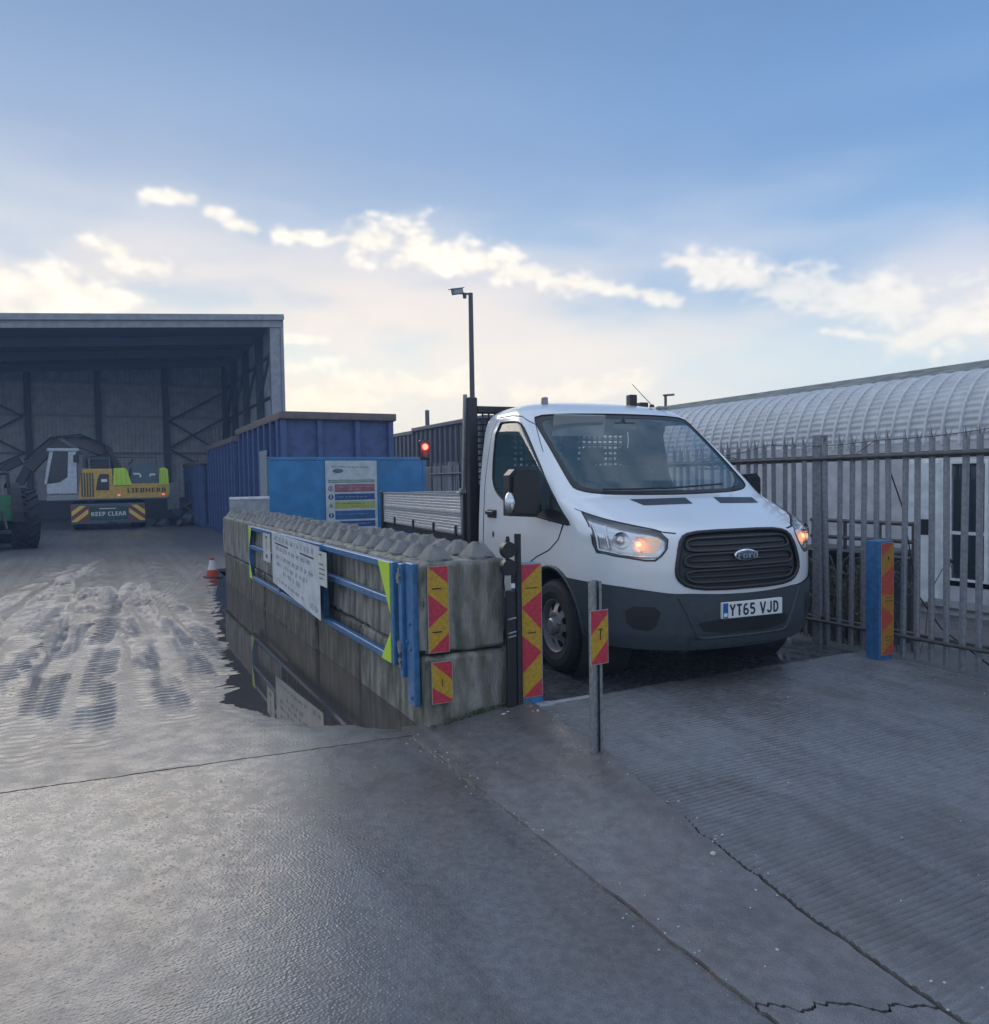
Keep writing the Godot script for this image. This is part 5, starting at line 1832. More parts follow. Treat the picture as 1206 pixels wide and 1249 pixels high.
func cab_u(x_or_d: float, y: float, by_depth: bool, side := -1.0) -> float:
	var d := cab("d", y)
	var D := minf(cab("D", y), REAR - d - 0.01)
	var hn := cab("n", y) / 2.0
	if not by_depth:
		return signf(x_or_d) * asin(pow(clampf(absf(x_or_d) / cab("w", y), 0, 1), hn)) / (PI / 2.0)
	if x_or_d > d + D:
		return side * (1.0 + (x_or_d - d - D) / (REAR - d - D))
	return side * acos(pow(clampf((d + D - x_or_d) / D, 0, 1), hn)) / (PI / 2.0)

# outline given in x (front) or depth (side), y -> outline in u, y
func outline(pts: Array, by_depth: bool, side := -1.0, round_ := 2, sub := 3) -> PackedVector2Array:
	var p := pts.duplicate()
	for r in round_:
		var q := []
		for i in p.size():
			var a: Array = p[i]
			var b: Array = p[(i + 1) % p.size()]
			q.append([lerpf(a[0], b[0], .22), lerpf(a[1], b[1], .22)])
			q.append([lerpf(a[0], b[0], .78), lerpf(a[1], b[1], .78)])
		p = q
	var out := PackedVector2Array()
	for i in p.size():
		var a: Array = p[i]
		var b: Array = p[(i + 1) % p.size()]
		for k in sub:
			var x := lerpf(a[0], b[0], float(k) / sub)
			var y := lerpf(a[1], b[1], float(k) / sub)
			out.push_back(Vector2(cab_u(x, y, by_depth, side), y))
	return out

func mirror(p: PackedVector2Array) -> PackedVector2Array:
	var out := PackedVector2Array()
	for q in p: out.push_back(Vector2(-q.x, q.y))
	return out

func bounds(p: PackedVector2Array) -> Rect2:
	var r := Rect2(p[0], Vector2.ZERO)
	for q in p: r = r.expand(q)
	return r

# part of the cab surface: grid cells cut by outlines
func cab_patch(us: Array, ys: Array, inc: Array, exc: Array, off: float, b: MB = null) -> MB:
	if b == null: b = MB.new()
	var ib := []
	for p in inc: ib.append(bounds(p))
	var eb := []
	for p in exc: eb.append(bounds(p))
	for i in us.size() - 1:
		for j in ys.size() - 1:
			var cell := PackedVector2Array([Vector2(us[i], ys[j]), Vector2(us[i + 1], ys[j]), Vector2(us[i + 1], ys[j + 1]), Vector2(us[i], ys[j + 1])])
			var r := Rect2(cell[0], cell[2] - cell[0])
			var polys := [cell]
			if inc.size():
				polys = []
				for k in inc.size():
					if ib[k].intersects(r, true):
						polys.append_array(Geometry2D.intersect_polygons(cell, inc[k]))
			for k in exc.size():
				if eb[k].intersects(r, true):
					var nx := []
					for p in polys: nx.append_array(Geometry2D.clip_polygons(p, exc[k]))
					polys = nx
			for p in polys:
				if p.size() < 3: continue
				var idx := Geometry2D.triangulate_polygon(p)
				var pos := []
				var nor := []
				for q in p:
					var m := cab_normal(q.x, q.y)
					nor.append(m)
					pos.append(cab_point(q.x, q.y) + m * off)
				for t in range(0, idx.size(), 3):
					b.tri3(pos[idx[t]], pos[idx[t + 1]], pos[idx[t + 2]], nor[idx[t]], nor[idx[t + 1]], nor[idx[t + 2]])
	return b

# a rubber or trim strip that follows an outline on the cab
func cab_strip(p: PackedVector2Array, r: float, off: float, closed := true) -> MB:
	var pts := []
	for q in p: pts.append(cab_point(q.x, q.y) + cab_normal(q.x, q.y) * off)
	if closed: pts.append(pts[0])
	var b := MB.new()
	for i in pts.size() - 1:
		if pts[i].distance_to(pts[i + 1]) > 0.0005: b.cyl(pts[i], pts[i + 1], r, r, 6, false)
	for q in pts: b.ball(q, Vector3.ONE * r, 6, 4)
	return b

func seam(p: Array, by_depth: bool, side := -1.0, w := 0.004) -> Array:
	var line := PackedVector2Array()
	for i in p.size() - 1:
		for k in 4:
			var x := lerpf(p[i][0], p[i + 1][0], k / 4.0)
			var y := lerpf(p[i][1], p[i + 1][1], k / 4.0)
			line.push_back(Vector2(cab_u(x, y, by_depth, side), y))
	line.push_back(Vector2(cab_u(p[-1][0], p[-1][1], by_depth, side), p[-1][1]))
	return Geometry2D.offset_polyline(line, w)

func van() -> void:
	var t := thing("flatbed_van", "white flatbed van with aluminium dropsides standing on the weighbridge", "van", Vector3(3.985, DECK + 0.004, -4.0), deg_to_rad(-4.0))
	var us := steps(-2.0, -1.0, 0.045) + steps(-1.0, 1.0, 0.028).slice(1) + steps(1.0, 2.0, 0.045).slice(1)
	var ys := steps(.20, 1.0, 0.04) + steps(1.0, 1.36, 0.012).slice(1) + steps(1.36, 2.0, 0.035).slice(1) + steps(2.0, YTOP, 0.008).slice(1)
	# outlines
	var wind := outline([[-.13, 2.04], [-.5, 2.035], [-.765, 2.02], [-.80, 1.95], [-.815, 1.72], [-.83, 1.45], [-.82, 1.40], [-.74, 1.37], [-.58, 1.352], [-.3, 1.343], [0, 1.34], [.3, 1.343], [.58, 1.352], [.74, 1.37], [.82, 1.40], [.83, 1.45], [.815, 1.72], [.80, 1.95], [.765, 2.02], [.5, 2.035], [.13, 2.04]], false, 1.0, 1)
	var wind_in := outline([[-.13, 2.005], [-.48, 2.0], [-.72, 1.985], [-.765, 1.93], [-.78, 1.72], [-.79, 1.47], [-.76, 1.42], [-.68, 1.395], [-.55, 1.38], [-.3, 1.373], [0, 1.37], [.3, 1.373], [.55, 1.38], [.68, 1.395], [.76, 1.42], [.79, 1.47], [.78, 1.72], [.765, 1.93], [.72, 1.985], [.48, 2.0], [.13, 2.005]], false, 1.0, 1)
	var side_pts := [[2.28, 1.995], [1.95, 1.985], [1.80, 1.965], [1.68, 1.89], [1.36, 1.63], [1.10, 1.40], [.90, 1.24], [.735, 1.135], [.95, 1.15], [1.28, 1.18], [1.48, 1.195], [1.66, 1.215], [1.86, 1.27], [2.06, 1.33], [2.19, 1.40], [2.26, 1.52]]
	var side := [outline(side_pts, true, -1.0, 1), outline(side_pts, true, 1.0, 1)]
	var hl := PackedVector2Array()
	for q in [[-.74, 1.235], [-.67, 1.205], [-.60, 1.18], [-.53, 1.157], [-.45, 1.135], [-.40, 1.122], [-.365, 1.10], [-.345, 1.05], [-.36, .99], [-.39, .945], [-.425, .912], [-.48, .912], [-.545, .925], [-.65, .94], [-.78, .96], [-.815, 1.02], [-.83, 1.07], [-.80, 1.15]]: hl.push_back(Vector2(q[0], q[1]))
	var heads := [hl, mirror(hl)]
	var gr := outline([[-.30, 1.095], [.30, 1.095], [.44, 1.075], [.49, 1.02], [.53, .86], [.525, .79], [.46, .735], [.30, .712], [-.30, .712], [-.46, .735], [-.525, .79], [-.53, .86], [-.49, 1.02], [-.44, 1.075]], false, 1.0, 1)
	var arch_pts := []
	for k in 25:
		var a := PI * k / 24.0
		arch_pts.append([1.04 - cos(a) * .445, .36 + sin(a) * .445])
	arch_pts.append([1.485, .15]); arch_pts.append([.595, .15])
	var arch := [outline(arch_pts, true, -1.0, 0, 1), outline(arch_pts, true, 1.0, 0, 1)]
	# bumper line: white above, grey plastic below
	var bump := PackedVector2Array()
	for q in [[0.0, .668], [.1, .672], [.25, .685], [.31, .685], [.36, .69], [.47, .71], [.60, .73], [.73, .742], [.93, .75], [1.02, .75]]: bump.push_back(Vector2(q[0], q[1]))
	var full := mirror(bump)
	full.reverse()
	full.append_array(bump.slice(1))
	var low := full.duplicate()
	for q in [[1.02, .33], [.7, .31], [.35, .295], [0, .29], [-.35, .295], [-.7, .31], [-1.02, .33]]: low.push_back(Vector2(q[0], q[1]))
	var low_cut := PackedVector2Array()
	for q in full: low_cut.push_back(q)
	low_cut.push_back(Vector2(1.02, .19)); low_cut.push_back(Vector2(-1.02, .19))
	var sills := []
	for s in [-1.0, 1.0]:
		sills.append(outline([[1.4, .15], [1.4, .46], [2.6, .46], [2.6, .15]], true, s, 0, 6))
	# painted shell with real openings and shut lines
	var exc: Array = [wind, gr, low_cut] + side + heads + arch
	for s in [-1.0, 1.0]:
		exc.append_array(seam([[2.40, .47], [2.43, 1.0], [2.42, 1.5], [2.38, 1.9], [2.30, 2.045], [2.0, 2.04], [1.83, 2.02], [1.66, 1.94], [1.38, 1.70]], true, s, .005))
		exc.append_array(seam([[1.52, .47], [1.54, .75], [1.30, .86], [1.08, .93], [.93, 1.02], [.86, 1.14]], true, s, .005))
	var hood := []
	for q in [[-.78, 1.255], [-.74, 1.238], [-.60, 1.184], [-.45, 1.139], [-.38, 1.118], [-.345, 1.098], [-.29, 1.09]]: hood.append(Vector2(q[0], q[1]))
	for s in [-1.0, 1.0]:
		var l := PackedVector2Array()
		for q in hood: l.push_back(Vector2(q.x * -s, q.y))
		exc.append_array(Geometry2D.offset_polyline(l, .0045))
	var shell := cab_patch(us, ys, [], exc, 0.0)
	# little cap where the roof closes
	var cp := []
	for u in us: cp.append(cab_point(u, YTOP))
	for i in cp.size() - 1: shell.tri(cp[i], cp[i + 1], Vector3(0, YTOP + .003, -REAR), Vector3.UP)
	part("cab_shell", shell, M.cab_paint, t)
	part("inner_lining", cab_patch(us, ys, [], [wind, low_cut] + side + heads + arch, -0.022), M.cab_trim, t)
	# back of the cab
	var rear := MB.new()
	var rp := PackedVector2Array()
	for y in ys: rp.push_back(Vector2(cab("w", y), y))
	for k in range(ys.size() - 1, -1, -1): rp.push_back(Vector2(-cab("w", ys[k]), ys[k]))
	for s in [-1.0, 1.0]:
		var hole := PackedVector2Array([Vector2(s * .08, 1.42), Vector2(s * .62, 1.42), Vector2(s * .62, 1.92), Vector2(s * .08, 1.92)])
		var strip := PackedVector2Array([Vector2(0, 1.42), Vector2(s * 1.2, 1.42), Vector2(s * 1.2, 1.92), Vector2(0, 1.92)])
		for p in Geometry2D.intersect_polygons(rp, strip):
			for q in [PackedVector2Array([Vector2(0, 1.4), Vector2(s * .08, 1.4), Vector2(s * .08, 1.95), Vector2(0, 1.95)]), PackedVector2Array([Vector2(s * .62, 1.4), Vector2(s * 1.2, 1.4), Vector2(s * 1.2, 1.95), Vector2(s * .62, 1.95)])]:
				for z in Geometry2D.intersect_polygons(p, q):
					rear.flat(z, -REAR)
	for band in [[.2, 1.42], [1.92, 2.3]]:
		for p in Geometry2D.intersect_polygons(rp, PackedVector2Array([Vector2(-1.2, band[0]), Vector2(1.2, band[0]), Vector2(1.2, band[1]), Vector2(-1.2, band[1])])):
			rear.flat(p, -REAR)
	part("rear_wall", rear, M.cab_trim, t)
	var mesh_guard := MB.new()
	for s in [-1.0, 1.0]:
		for k in 10: mesh_guard.span(Vector3(s * (.08 + k * .06) - .010, 1.42, -REAR - .02), Vector3(s * (.08 + k * .06) + .010, 1.92, -REAR - .012))
		for k in 10: mesh_guard.span(Vector3(minf(s * .08, s * .62), 1.42 + k * .0555 - .010, -REAR - .021), Vector3(maxf(s * .08, s * .62), 1.42 + k * .0555 + .010, -REAR - .011))
		# plain plate where the guard is not perforated
		mesh_guard.span(Vector3(minf(s * .08, s * .30), 1.42, -REAR - .03), Vector3(maxf(s * .08, s * .30), 1.65, -REAR - .022))
	part("window_guard", mesh_guard, M.plastic_black, t)
	# glazing
	var glass := part("windscreen", cab_patch(us, ys, [wind], [], -0.004), M.windscreen_glass, t)
	part("windscreen_surround", cab_patch(us, ys, [wind], [wind_in], -0.0015), M.plastic_black, glass)
	part("windscreen_seal", cab_strip(wind, .006, .001), M.black_rubber, glass)
	for s in 2:
		var sw := part("side_window", cab_patch(us, ys, [side[s]], [], -0.006), M.windscreen_glass, t)
		part("window_seal", cab_strip(side[s], .009, -.001), M.black_rubber, sw)
		var sg := -1.0 if s == 0 else 1.0
		var b := MB.new()
		var pa := outline([[1.06, 1.15], [1.10, 1.15], [1.10, 1.40], [1.06, 1.36]], true, sg, 0, 3)
		part("quarter_light_bar", cab_patch(us, ys, [pa], [], .002), M.plastic_black, sw)
		# sill panel under the glass and mirror sail
		var sail := outline([[.735, 1.135], [1.28, 1.18], [1.28, 1.225], [1.05, 1.25], [.88, 1.225]], true, sg, 0, 3)
		part("mirror_sail", cab_patch(us, ys, [sail], [], .003), M.plastic_black, sw)
	# scuttle at the foot of the screen
	var sc := outline([[-.80, 1.385], [-.55, 1.352], [0, 1.343], [.55, 1.352], [.80, 1.385], [.55, 1.372], [0, 1.365], [-.55, 1.372]], false, 1.0, 0, 4)
	part("scuttle", cab_patch(us, ys, [sc], [], .006), M.plastic_black, t)
	for w in [[[.62, 1.375], [.70, 1.43], [.76, 1.50]], [[-.1, 1.372], [.2, 1.385], [.52, 1.40]], [[-.62, 1.375], [-.35, 1.372], [-.05, 1.378]]]:
		var b := MB.new()
		var pts := []
		for q in w:
			var u := cab_u(q[0], q[1], false)
			pts.append(cab_point(u, q[1]) + cab_normal(u, q[1]) * .022)
		b.tube(pts, .008, 6)
		part("wiper", b, M.plastic_black, t)
	# bumper
	part("front_bumper", cab_patch(us, steps(.2, .76, .02), [low], [arch[0], arch[1]], .012), M.plastic_grey, t)
	var lip := MB.new()
	var ip := outline([[-.40, .505], [.40, .505], [.34, .405], [-.34, .405]], false, 1.0, 1)
	part("lower_intake", cab_patch(steps(-.5, .5, .03), steps(.36, .56, .02), [ip], [], .016), M.plastic_black, t)
	for sx in [-1.0, 1.0]:
		var fl := PackedVector2Array()
		for q in [[.52, .66], [.47, .56], [.41, .44], [.385, .39], [.35, .375]]: fl.push_back(Vector2(cab_u(sx * q[0], q[1], false), q[1]))
		part("bumper_crease", cab_strip(fl, .012, .010, false), M.plastic_grey, t)
	var fl2 := PackedVector2Array()
	for x in steps(-.35, .35, .07): fl2.push_back(Vector2(cab_u(x, .375, false), .375))
	part("bumper_crease", cab_strip(fl2, .012, .010, false), M.plastic_grey, t)
	var spl := outline([[-.44, .375], [.44, .375], [.42, .325], [-.42, .325]], false, 1.0, 0)
	part("splitter", cab_patch(steps(-.5, .5, .03), steps(.31, .38, .015), [spl], [], .03), M.plastic_grey, t)
	for s in [-1.0, 1.0]:
		var fp := outline([[s * .62, .60], [s * .82, .60], [s * .80, .45], [s * .66, .43]], false, 1.0, 1)
		part("fog_lamp_recess", cab_patch(us, steps(.4, .62, .02), [fp], [], .0155), M.plastic_black, t)
		var arcp := PackedVector2Array()
		for k in 25:
			var a := PI * k / 24.0
			var y := .36 + sin(a) * .447
			arcp.push_back(Vector2(cab_u(1.04 - cos(a) * .447, y, true, s), y))
		part("arch_lip", cab_strip(arcp, .016, .004, false), M.plastic_grey, t)
		var snl := []
		for q in sills[0 if s < 0 else 1]: snl.append(q)
		part("sill_trim", cab_patch(us, steps(.2, .5, .04), [sills[0 if s < 0 else 1]], [arch[0 if s < 0 else 1]], .010), M.plastic_grey, t)
		# wheel housing
		var ho := MB.new()
		ho.cyl(Vector3(s * .55, .36, -1.04), Vector3(s * .97, .36, -1.04), .45, .45, 28, false)
		ho.cyl(Vector3(s * .54, .36, -1.04), Vector3(s * .55, .36, -1.04), .45, .45, 28)
		part("wheel_housing", ho, M.black_rubber, t)
		# bumper corner repeater band of white body colour beside the grille
	# bonnet vents
	for v in [[[-.47, 1.312], [.03, 1.314], [.0, 1.272], [-.43, 1.27]], [[.30, 1.312], [.70, 1.302], [.655, 1.262], [.26, 1.27]]]:
		part("bonnet_vent", cab_patch(us, ys, [outline(v, false, 1.0, 0)], [], .003), M.plastic_black, t)
	# grille: dark bowl, surround, three looped slats with bars between
	var g := part("grille", cab_patch(steps(-.5, .5, .02), steps(.70, 1.11, .015), [gr], [], -.035), M.plastic_black, t)
	part("grille_surround", cab_strip(gr, .016, .001), M.plastic_black, g)
	for k in 3:
		var yt: float = [1.055, .945, .835][k]
		var yb: float = [.97, .86, .755][k]
		var wt: float = [.43, .46, .48][k]
		var wb: float = [.455, .475, .44][k]
		var loop := outline([[-wt, yt], [-.2, yt + .003], [.2, yt + .003], [wt, yt], [wb, yb], [.2, yb], [-.2, yb], [-wb, yb]], false, 1.0, 2, 2)
		part("grille_slat", cab_strip(loop, .011, -.008), M.grille_bar, g)
		var bp := PackedVector2Array()
		for x in steps(-wt + .03, wt - .03, .06): bp.push_back(Vector2(cab_u(x, (yt + yb) / 2.0, false), (yt + yb) / 2.0))
		part("grille_slat", cab_strip(bp, .009, -.014, false), M.grille_bar, g)
	# badge
	var bd := MB.new()
	bd.ball(Vector3(0, .93, -.015), Vector3(.10, .042, .016), 32, 10)
	var badge := part("oval_badge", bd, M.chrome, t)
	bd = MB.new()
	bd.ball(Vector3(0, .93, -.010), Vector3(.09, .034, .0165), 32, 10)
	part("badge_field", bd, M.badge_slate, badge)
	text("badge_lettering", "Ford", .042, M.chrome, badge, Vector3(0, .93, .0065), Basis.IDENTITY, 1.35, "Droid Serif", true)
	# number plate
	var pb := MB.new()
	pb.span(Vector3(-.262, .506, -.004), Vector3(.262, .618, .022), .004)
	var plate := part("number_plate", pb, M.plate_white, t)
	plate.position = Vector3(.03, -.002, 0)
	pb = MB.new()
	pb.span(Vector3(-.258, .510, .0222), Vector3(-.215, .614, .0232))
	part("blue_band", pb, M.plate_blue, plate)
	plate_letters(plate, "YT65 VJD", Vector3(-.200, .522, .0222))
	pb = MB.new()
	pb.cyl(Vector3(-.118, .555, .0222), Vector3(-.118, .555, .026), .008, .008, 10)
	part("plate_screw", pb, M.letter_black, plate)
	pb = MB.new()
	pb.span(Vector3(-.252, .52, .0232), Vector3(-.222, .545, .0236))
	part("country_code", pb, M.letter_white, plate)
	# headlamps
	for s in 2:
		var sg := -1.0 if s == 0 else 1.0
		var h := Node3D.new()
		h.name = "headlamp"
		t.add_child(h, true)
		part("lamp_bowl", cab_patch(us, steps(.90, 1.25, .02), [heads[s]], [], -.03), M.lamp_reflector, h)
		# walls of the recess
		var wl := MB.new()
		for i in heads[s].size():
			var a: Vector2 = heads[s][i]
			var c: Vector2 = heads[s][(i + 1) % heads[s].size()]
			var na := cab_normal(a.x, a.y)
			var nc := cab_normal(c.x, c.y)
			var pa := cab_point(a.x, a.y)
			var pc := cab_point(c.x, c.y)
			wl.quad(pa + na * .0, pc + nc * .0, pc - nc * .03, pa - na * .03, Vector3.UP)
		part("lamp_wall", wl, M.plastic_black, h)
		part("lamp_rim", cab_strip(heads[s], .006, .0), M.plastic_black, h)
		for q in [[.50, 1.02, .055, "amber"], [.61, 1.045, .06, "clear"]]:
			var p := cab_point(sg * q[0], q[1])
			var m := (cab_normal(sg * q[0], q[1]) + Vector3(0, 0, 1.2)).normalized()
			var rb := MB.new()
			rb.cyl(p - m * .05, p - m * .008, q[2] * .6, q[2], 24, false)
			part("lamp_reflector", rb, M.chrome, h)
			rb = MB.new()
			if q[3] == "amber":
				rb.ball(p - m * .028, Vector3(q[2] * .34, q[2] * .34, .02), 20, 10)
				part("indicator_lamp", rb, M.amber_lamp, h)
			else:
				rb.ball(p - m * .025, Vector3(.035, .035, .02), 20, 10)
				part("lamp_bulb", rb, M.lamp_reflector, h)
		# amber side of the reflector
		var am := PackedVector2Array()
		for q in [[.385, 1.075], [.44, 1.085], [.50, 1.075], [.515, 1.0], [.49, .965], [.44, .955], [.40, .99], [.375, 1.04]]: am.push_back(Vector2(sg * q[0], q[1]))
		part("indicator_bowl", cab_patch(us, steps(.90, 1.25, .02), [am], [], -.022), M.amber_dull, h)
		# light strip along the bottom and outer side
		for line in [[[.42, .935], [.50, .935], [.62, .95], [.77, .975]], [[.78, .98], [.80, 1.06], [.75, 1.17]], [[.70, .99], [.72, 1.07], [.66, 1.15]]]:
			var l := PackedVector2Array()
			for q in line: l.push_back(Vector2(sg * q[0], q[1]))
			part("light_guide", cab_strip(l, .009, -.016, false), M.lamp_reflector, h)
		part("lamp_lens", cab_patch(us, steps(.90, 1.25, .02), [heads[s]], [], .001), M.clear_lens, h)
		var il := OmniLight3D.new()
		il.name = "indicator_light"
		il.light_color = Color(1.0, .55, .18)
		il.light_energy = 0.004
		il.light_size = .05
		il.omni_range = 20.0
		il.shadow_enabled = true
		il.position = cab_point(sg * .5, 1.02) + cab_normal(sg * .5, 1.02) * .03
		h.add_child(il)
	van_fittings(t)

# plate characters 79 mm tall, drawn as flat strokes
func plate_letters(parent: Node, words: String, at: Vector3) -> void:
	var arc := func(cx: float, cy: float, rx: float, ry: float, a0: float, a1: float) -> Array:
		var out := []
		for k in 11:
			var a := deg_to_rad(lerpf(a0, a1, k / 10.0))
			out.append(Vector2(cx + cos(a) * rx, cy + sin(a) * ry))
		return out
	var glyph := {
		"Y": [[Vector2(.04, 1), Vector2(.5, .5), Vector2(.96, 1)], [Vector2(.5, .55), Vector2(.5, 0)]],
		"T": [[Vector2(.02, .92), Vector2(.98, .92)], [Vector2(.5, .95), Vector2(.5, 0)]],
		"6": [arc.call(.5, .29, .38, .23, -2, 182), arc.call(.5, .29, .38, .23, 178, 362), [Vector2(.12, .30), Vector2(.14, .55)], arc.call(.54, .55, .40, .37, 180, 60)],
		"5": [[Vector2(.88, .92), Vector2(.2, .92), Vector2(.16, .52)], arc.call(.46, .32, .40, .25, 130, -140)],
		"V": [[Vector2(.04, 1), Vector2(.5, .03), Vector2(.96, 1)]],
		"J": [[Vector2(.82, 1), Vector2(.82, .3)], arc.call(.48, .32, .34, .25, 0, -170)],
		"D": [[Vector2(.15, .0), Vector2(.15, 1.0)], [Vector2(.12, .92), Vector2(.5, .92)], arc.call(.46, .5, .40, .42, 90, -90), [Vector2(.5, .08), Vector2(.12, .08)]],
	}
	var x := 0.0
	for ch in words:
		if ch == " ":
			x += .033
			continue
		var b := MB.new()
		for line in glyph[ch]:
			var l := PackedVector2Array()
			for q in line: l.push_back(Vector2(at.x + x + q.x * .046, at.y + q.y * .079))
			for p in Geometry2D.offset_polyline(l, .0074, Geometry2D.JOIN_MITER, Geometry2D.END_BUTT):
				if not Geometry2D.is_polygon_clockwise(p): b.flat(p, at.z + .0006 + b.v.size() * .0000004)
		part("plate_letter", b, M.letter_black, parent)
		x += .0575

func van_fittings(t: Node3D) -> void:
	var b := MB.new()
	# mirrors
	for s in [-1.0, 1.0]:
		var m := Node3D.new()
		m.name = "door_mirror"
		t.add_child(m, true)
		m.position = Vector3(s * 1.0, 1.20, -1.20 if s < 0 else -1.34)
		if s > 0: m.scale = Vector3(.82, .85, .9)
		b = MB.new()
		var pg := PackedVector2Array([Vector2(-.13, .0), Vector2(.10, -.015), Vector2(.135, .03), Vector2(.135, .25), Vector2(.10, .345), Vector2(-.08, .355), Vector2(-.125, .31)])
		if s > 0:
			for i in pg.size(): pg[i].x = -pg[i].x
		b.xf = Transform3D(Basis.IDENTITY, Vector3(s * .17, 0.0, .03))
		b.extrude(pg, -.06, .05)
		var inner := Geometry2D.offset_polygon(pg, -.025)
		b.extrude(inner[0], .05, .085)
		part("mirror_housing", b, M.plastic_black, m)
		b = MB.new()
		b.xf = Transform3D(Basis.IDENTITY, Vector3(s * .17, 0.0, .03))
		b.flat(Geometry2D.offset_polygon(pg, -.02)[0], -.062)
		part("mirror_glass", b, M.chrome, m)
		b = MB.new()
		b.bar(Vector3(0, .05, .0), Vector3(s * .1, .06, .02), .09, .07, .015)
		part("mirror_arm", b, M.plastic_black, m)
		b = MB.new()
		b.ball(Vector3(s * .285, .10, .07), Vector3(.045, .085, .05), 16, 10)
		part("side_repeater", b, M.lamp_reflector, m)
		b = MB.new()
		b.ball(Vector3(s * .29, .085, .10), Vector3(.014, .03, .02), 12, 8)
		part("repeater_bulb", b, M.amber_dull, m)
		# door handle and lock
		var du := cab_u(2.22, 1.17, true, s)
		b = MB.new()
		b.xf = Transform3D(Basis.IDENTITY, cab_point(du, 1.175))
		b.box(Vector3(s * .005, 0, 0), Vector3(.012, .075, .20), .005)
		part("handle_recess", b, M.plastic_black, t)
		b = MB.new()
		b.xf = Transform3D(Basis.IDENTITY, cab_point(du, 1.175))
		b.bar(Vector3(s * .03, .008, -.085), Vector3(s * .03, .008, .085), .022, .035, .008)
		b.bar(Vector3(s * .01, .008, -.08), Vector3(s * .03, .008, -.08), .02, .03)
		b.bar(Vector3(s * .01, .008, .08), Vector3(s * .03, .008, .08), .02, .03)
		part("door_handle", b, M.plastic_black, t)
		b = MB.new()
		var kp := cab_point(cab_u(2.19, .99, true, s), .99)
		b.ball(kp, Vector3(.006, .03, .022), 12, 8)
		part("door_lock", b, M.plastic_black, t)
	# roof fittings
	b = MB.new()
	b.cyl(Vector3(-.52, 2.15, -2.05), Vector3(-.52, 2.20, -2.05), .035, .03, 14)
	b.box(Vector3(-.52, 2.205, -2.05), Vector3(.05, .02, .05), .006)
	part("roof_marker", b, M.galvanised, t)
	b = MB.new()
	b.span(Vector3(.40, 2.14, -2.15), Vector3(.48, 2.27, -2.07), .008)
	part("roof_beacon", b, M.plastic_black, t)
	b = MB.new()
	b.cyl(Vector3(.56, 2.14, -1.95), Vector3(.56, 2.165, -1.95), .025, .02, 12)
	b.cyl(Vector3(.56, 2.16, -1.95), Vector3(.44, 2.37, -2.10), .004, .003, 6)
	part("aerial", b, M.plastic_black, t)
	b = MB.new()
	b.box(Vector3(.66, 2.135, -1.93), Vector3(.12, .03, .05), .01)
	part("roof_marker", b, M.galvanised, t)
	# cabin
	b = MB.new()
	b.span(Vector3(-.86, .5, -2.5), Vector3(.86, .56, -.9))
	part("cab_floor", b, M.cab_trim, t)
	b = MB.new()
	b.xf = Transform3D(Basis(Vector3(0, 0, 1), Vector3(0, 1, 0), Vector3(-1, 0, 0)), Vector3.ZERO)
	b.extrude(PackedVector2Array([Vector2(-.80, .9), Vector2(-1.42, .9), Vector2(-1.42, 1.15), Vector2(-1.30, 1.27), Vector2(-1.18, 1.33), Vector2(-.98, 1.335), Vector2(-.86, 1.28)]), -.80, .80)
	part("dashboard", b, M.cab_trim, t)
	b = MB.new()
	for k in 24:
		var a0 := TAU * k / 24.0
		var a1 := TAU * (k + 1) / 24.0
		var e := Basis(Vector3.RIGHT, -1.0)
		b.cyl(Vector3(-.42, 1.26, -1.5) + e * Vector3(cos(a0) * .19, sin(a0) * .19, 0), Vector3(-.42, 1.26, -1.5) + e * Vector3(cos(a1) * .19, sin(a1) * .19, 0), .016, .016, 8, false)
	b.cyl(Vector3(-.42, 1.26, -1.5), Vector3(-.42, 1.15, -1.38), .06, .05, 14)
	b.bar(Vector3(-.60, 1.26, -1.5), Vector3(-.24, 1.26, -1.5), .03, .02)
	part("steering_wheel", b, M.plastic_black, t)
	for x in [-.45, .15, .55]:
		b = MB.new()
		b.span(Vector3(x - .22, .62, -2.3), Vector3(x + .22, .95, -1.75), .05)
		b.box(Vector3(x, 1.25, -2.3), Vector3(.43, .70, .14), .05, Basis(Vector3.RIGHT, .16))
		b.box(Vector3(x, 1.70, -2.36), Vector3(.26, .17, .1), .04, Basis(Vector3.RIGHT, .16))
		part("seat", b, M.cab_seat, t)
	b = MB.new()
	b.box(Vector3(-.42, 1.93, -1.60), Vector3(.50, .19, .02), .008, Basis(Vector3.RIGHT, .25))
	part("sun_visor", b, M.visor_cloth, t)
	b = MB.new()
	b.box(Vector3(.02, 1.93, -1.58), Vector3(.22, .07, .03), .012)
	b.cyl(Vector3(.02, 1.96, -1.58), Vector3(.02, 2.0, -1.60), .01, .01, 8)
	part("rear_view_mirror", b, M.plastic_black, t)
	b = MB.new()
	b.tube([Vector3(.05, 1.88, -1.58), Vector3(.055, 1.80, -1.575), Vector3(.05, 1.74, -1.58)], .006, 5)
	part("hanging_tag", b, M.plate_white, t)
	b = MB.new()
	b.box(Vector3(.08, 1.345, -1.0), Vector3(.12, .03, .06), .01)
	part("phone_mount", b, M.galvanised, t)
	# wheels
	for q in [[-.87, 1.04, .22], [.87, 1.04, .22], [-.80, 4.55, .22], [.80, 4.55, .22], [-.52, 4.55, .2], [.52, 4.55, .2]]:
		van_wheel(t, Vector3(q[0], .352, -q[1]), signf(q[0]), q[2], q[1] < 2.0)
	b = MB.new()
	b.cyl(Vector3(-.8, .352, -1.04), Vector3(.8, .352, -1.04), .05, .05, 10)
	b.cyl(Vector3(-.8, .352, -4.55), Vector3(.8, .352, -4.55), .07, .07, 10)
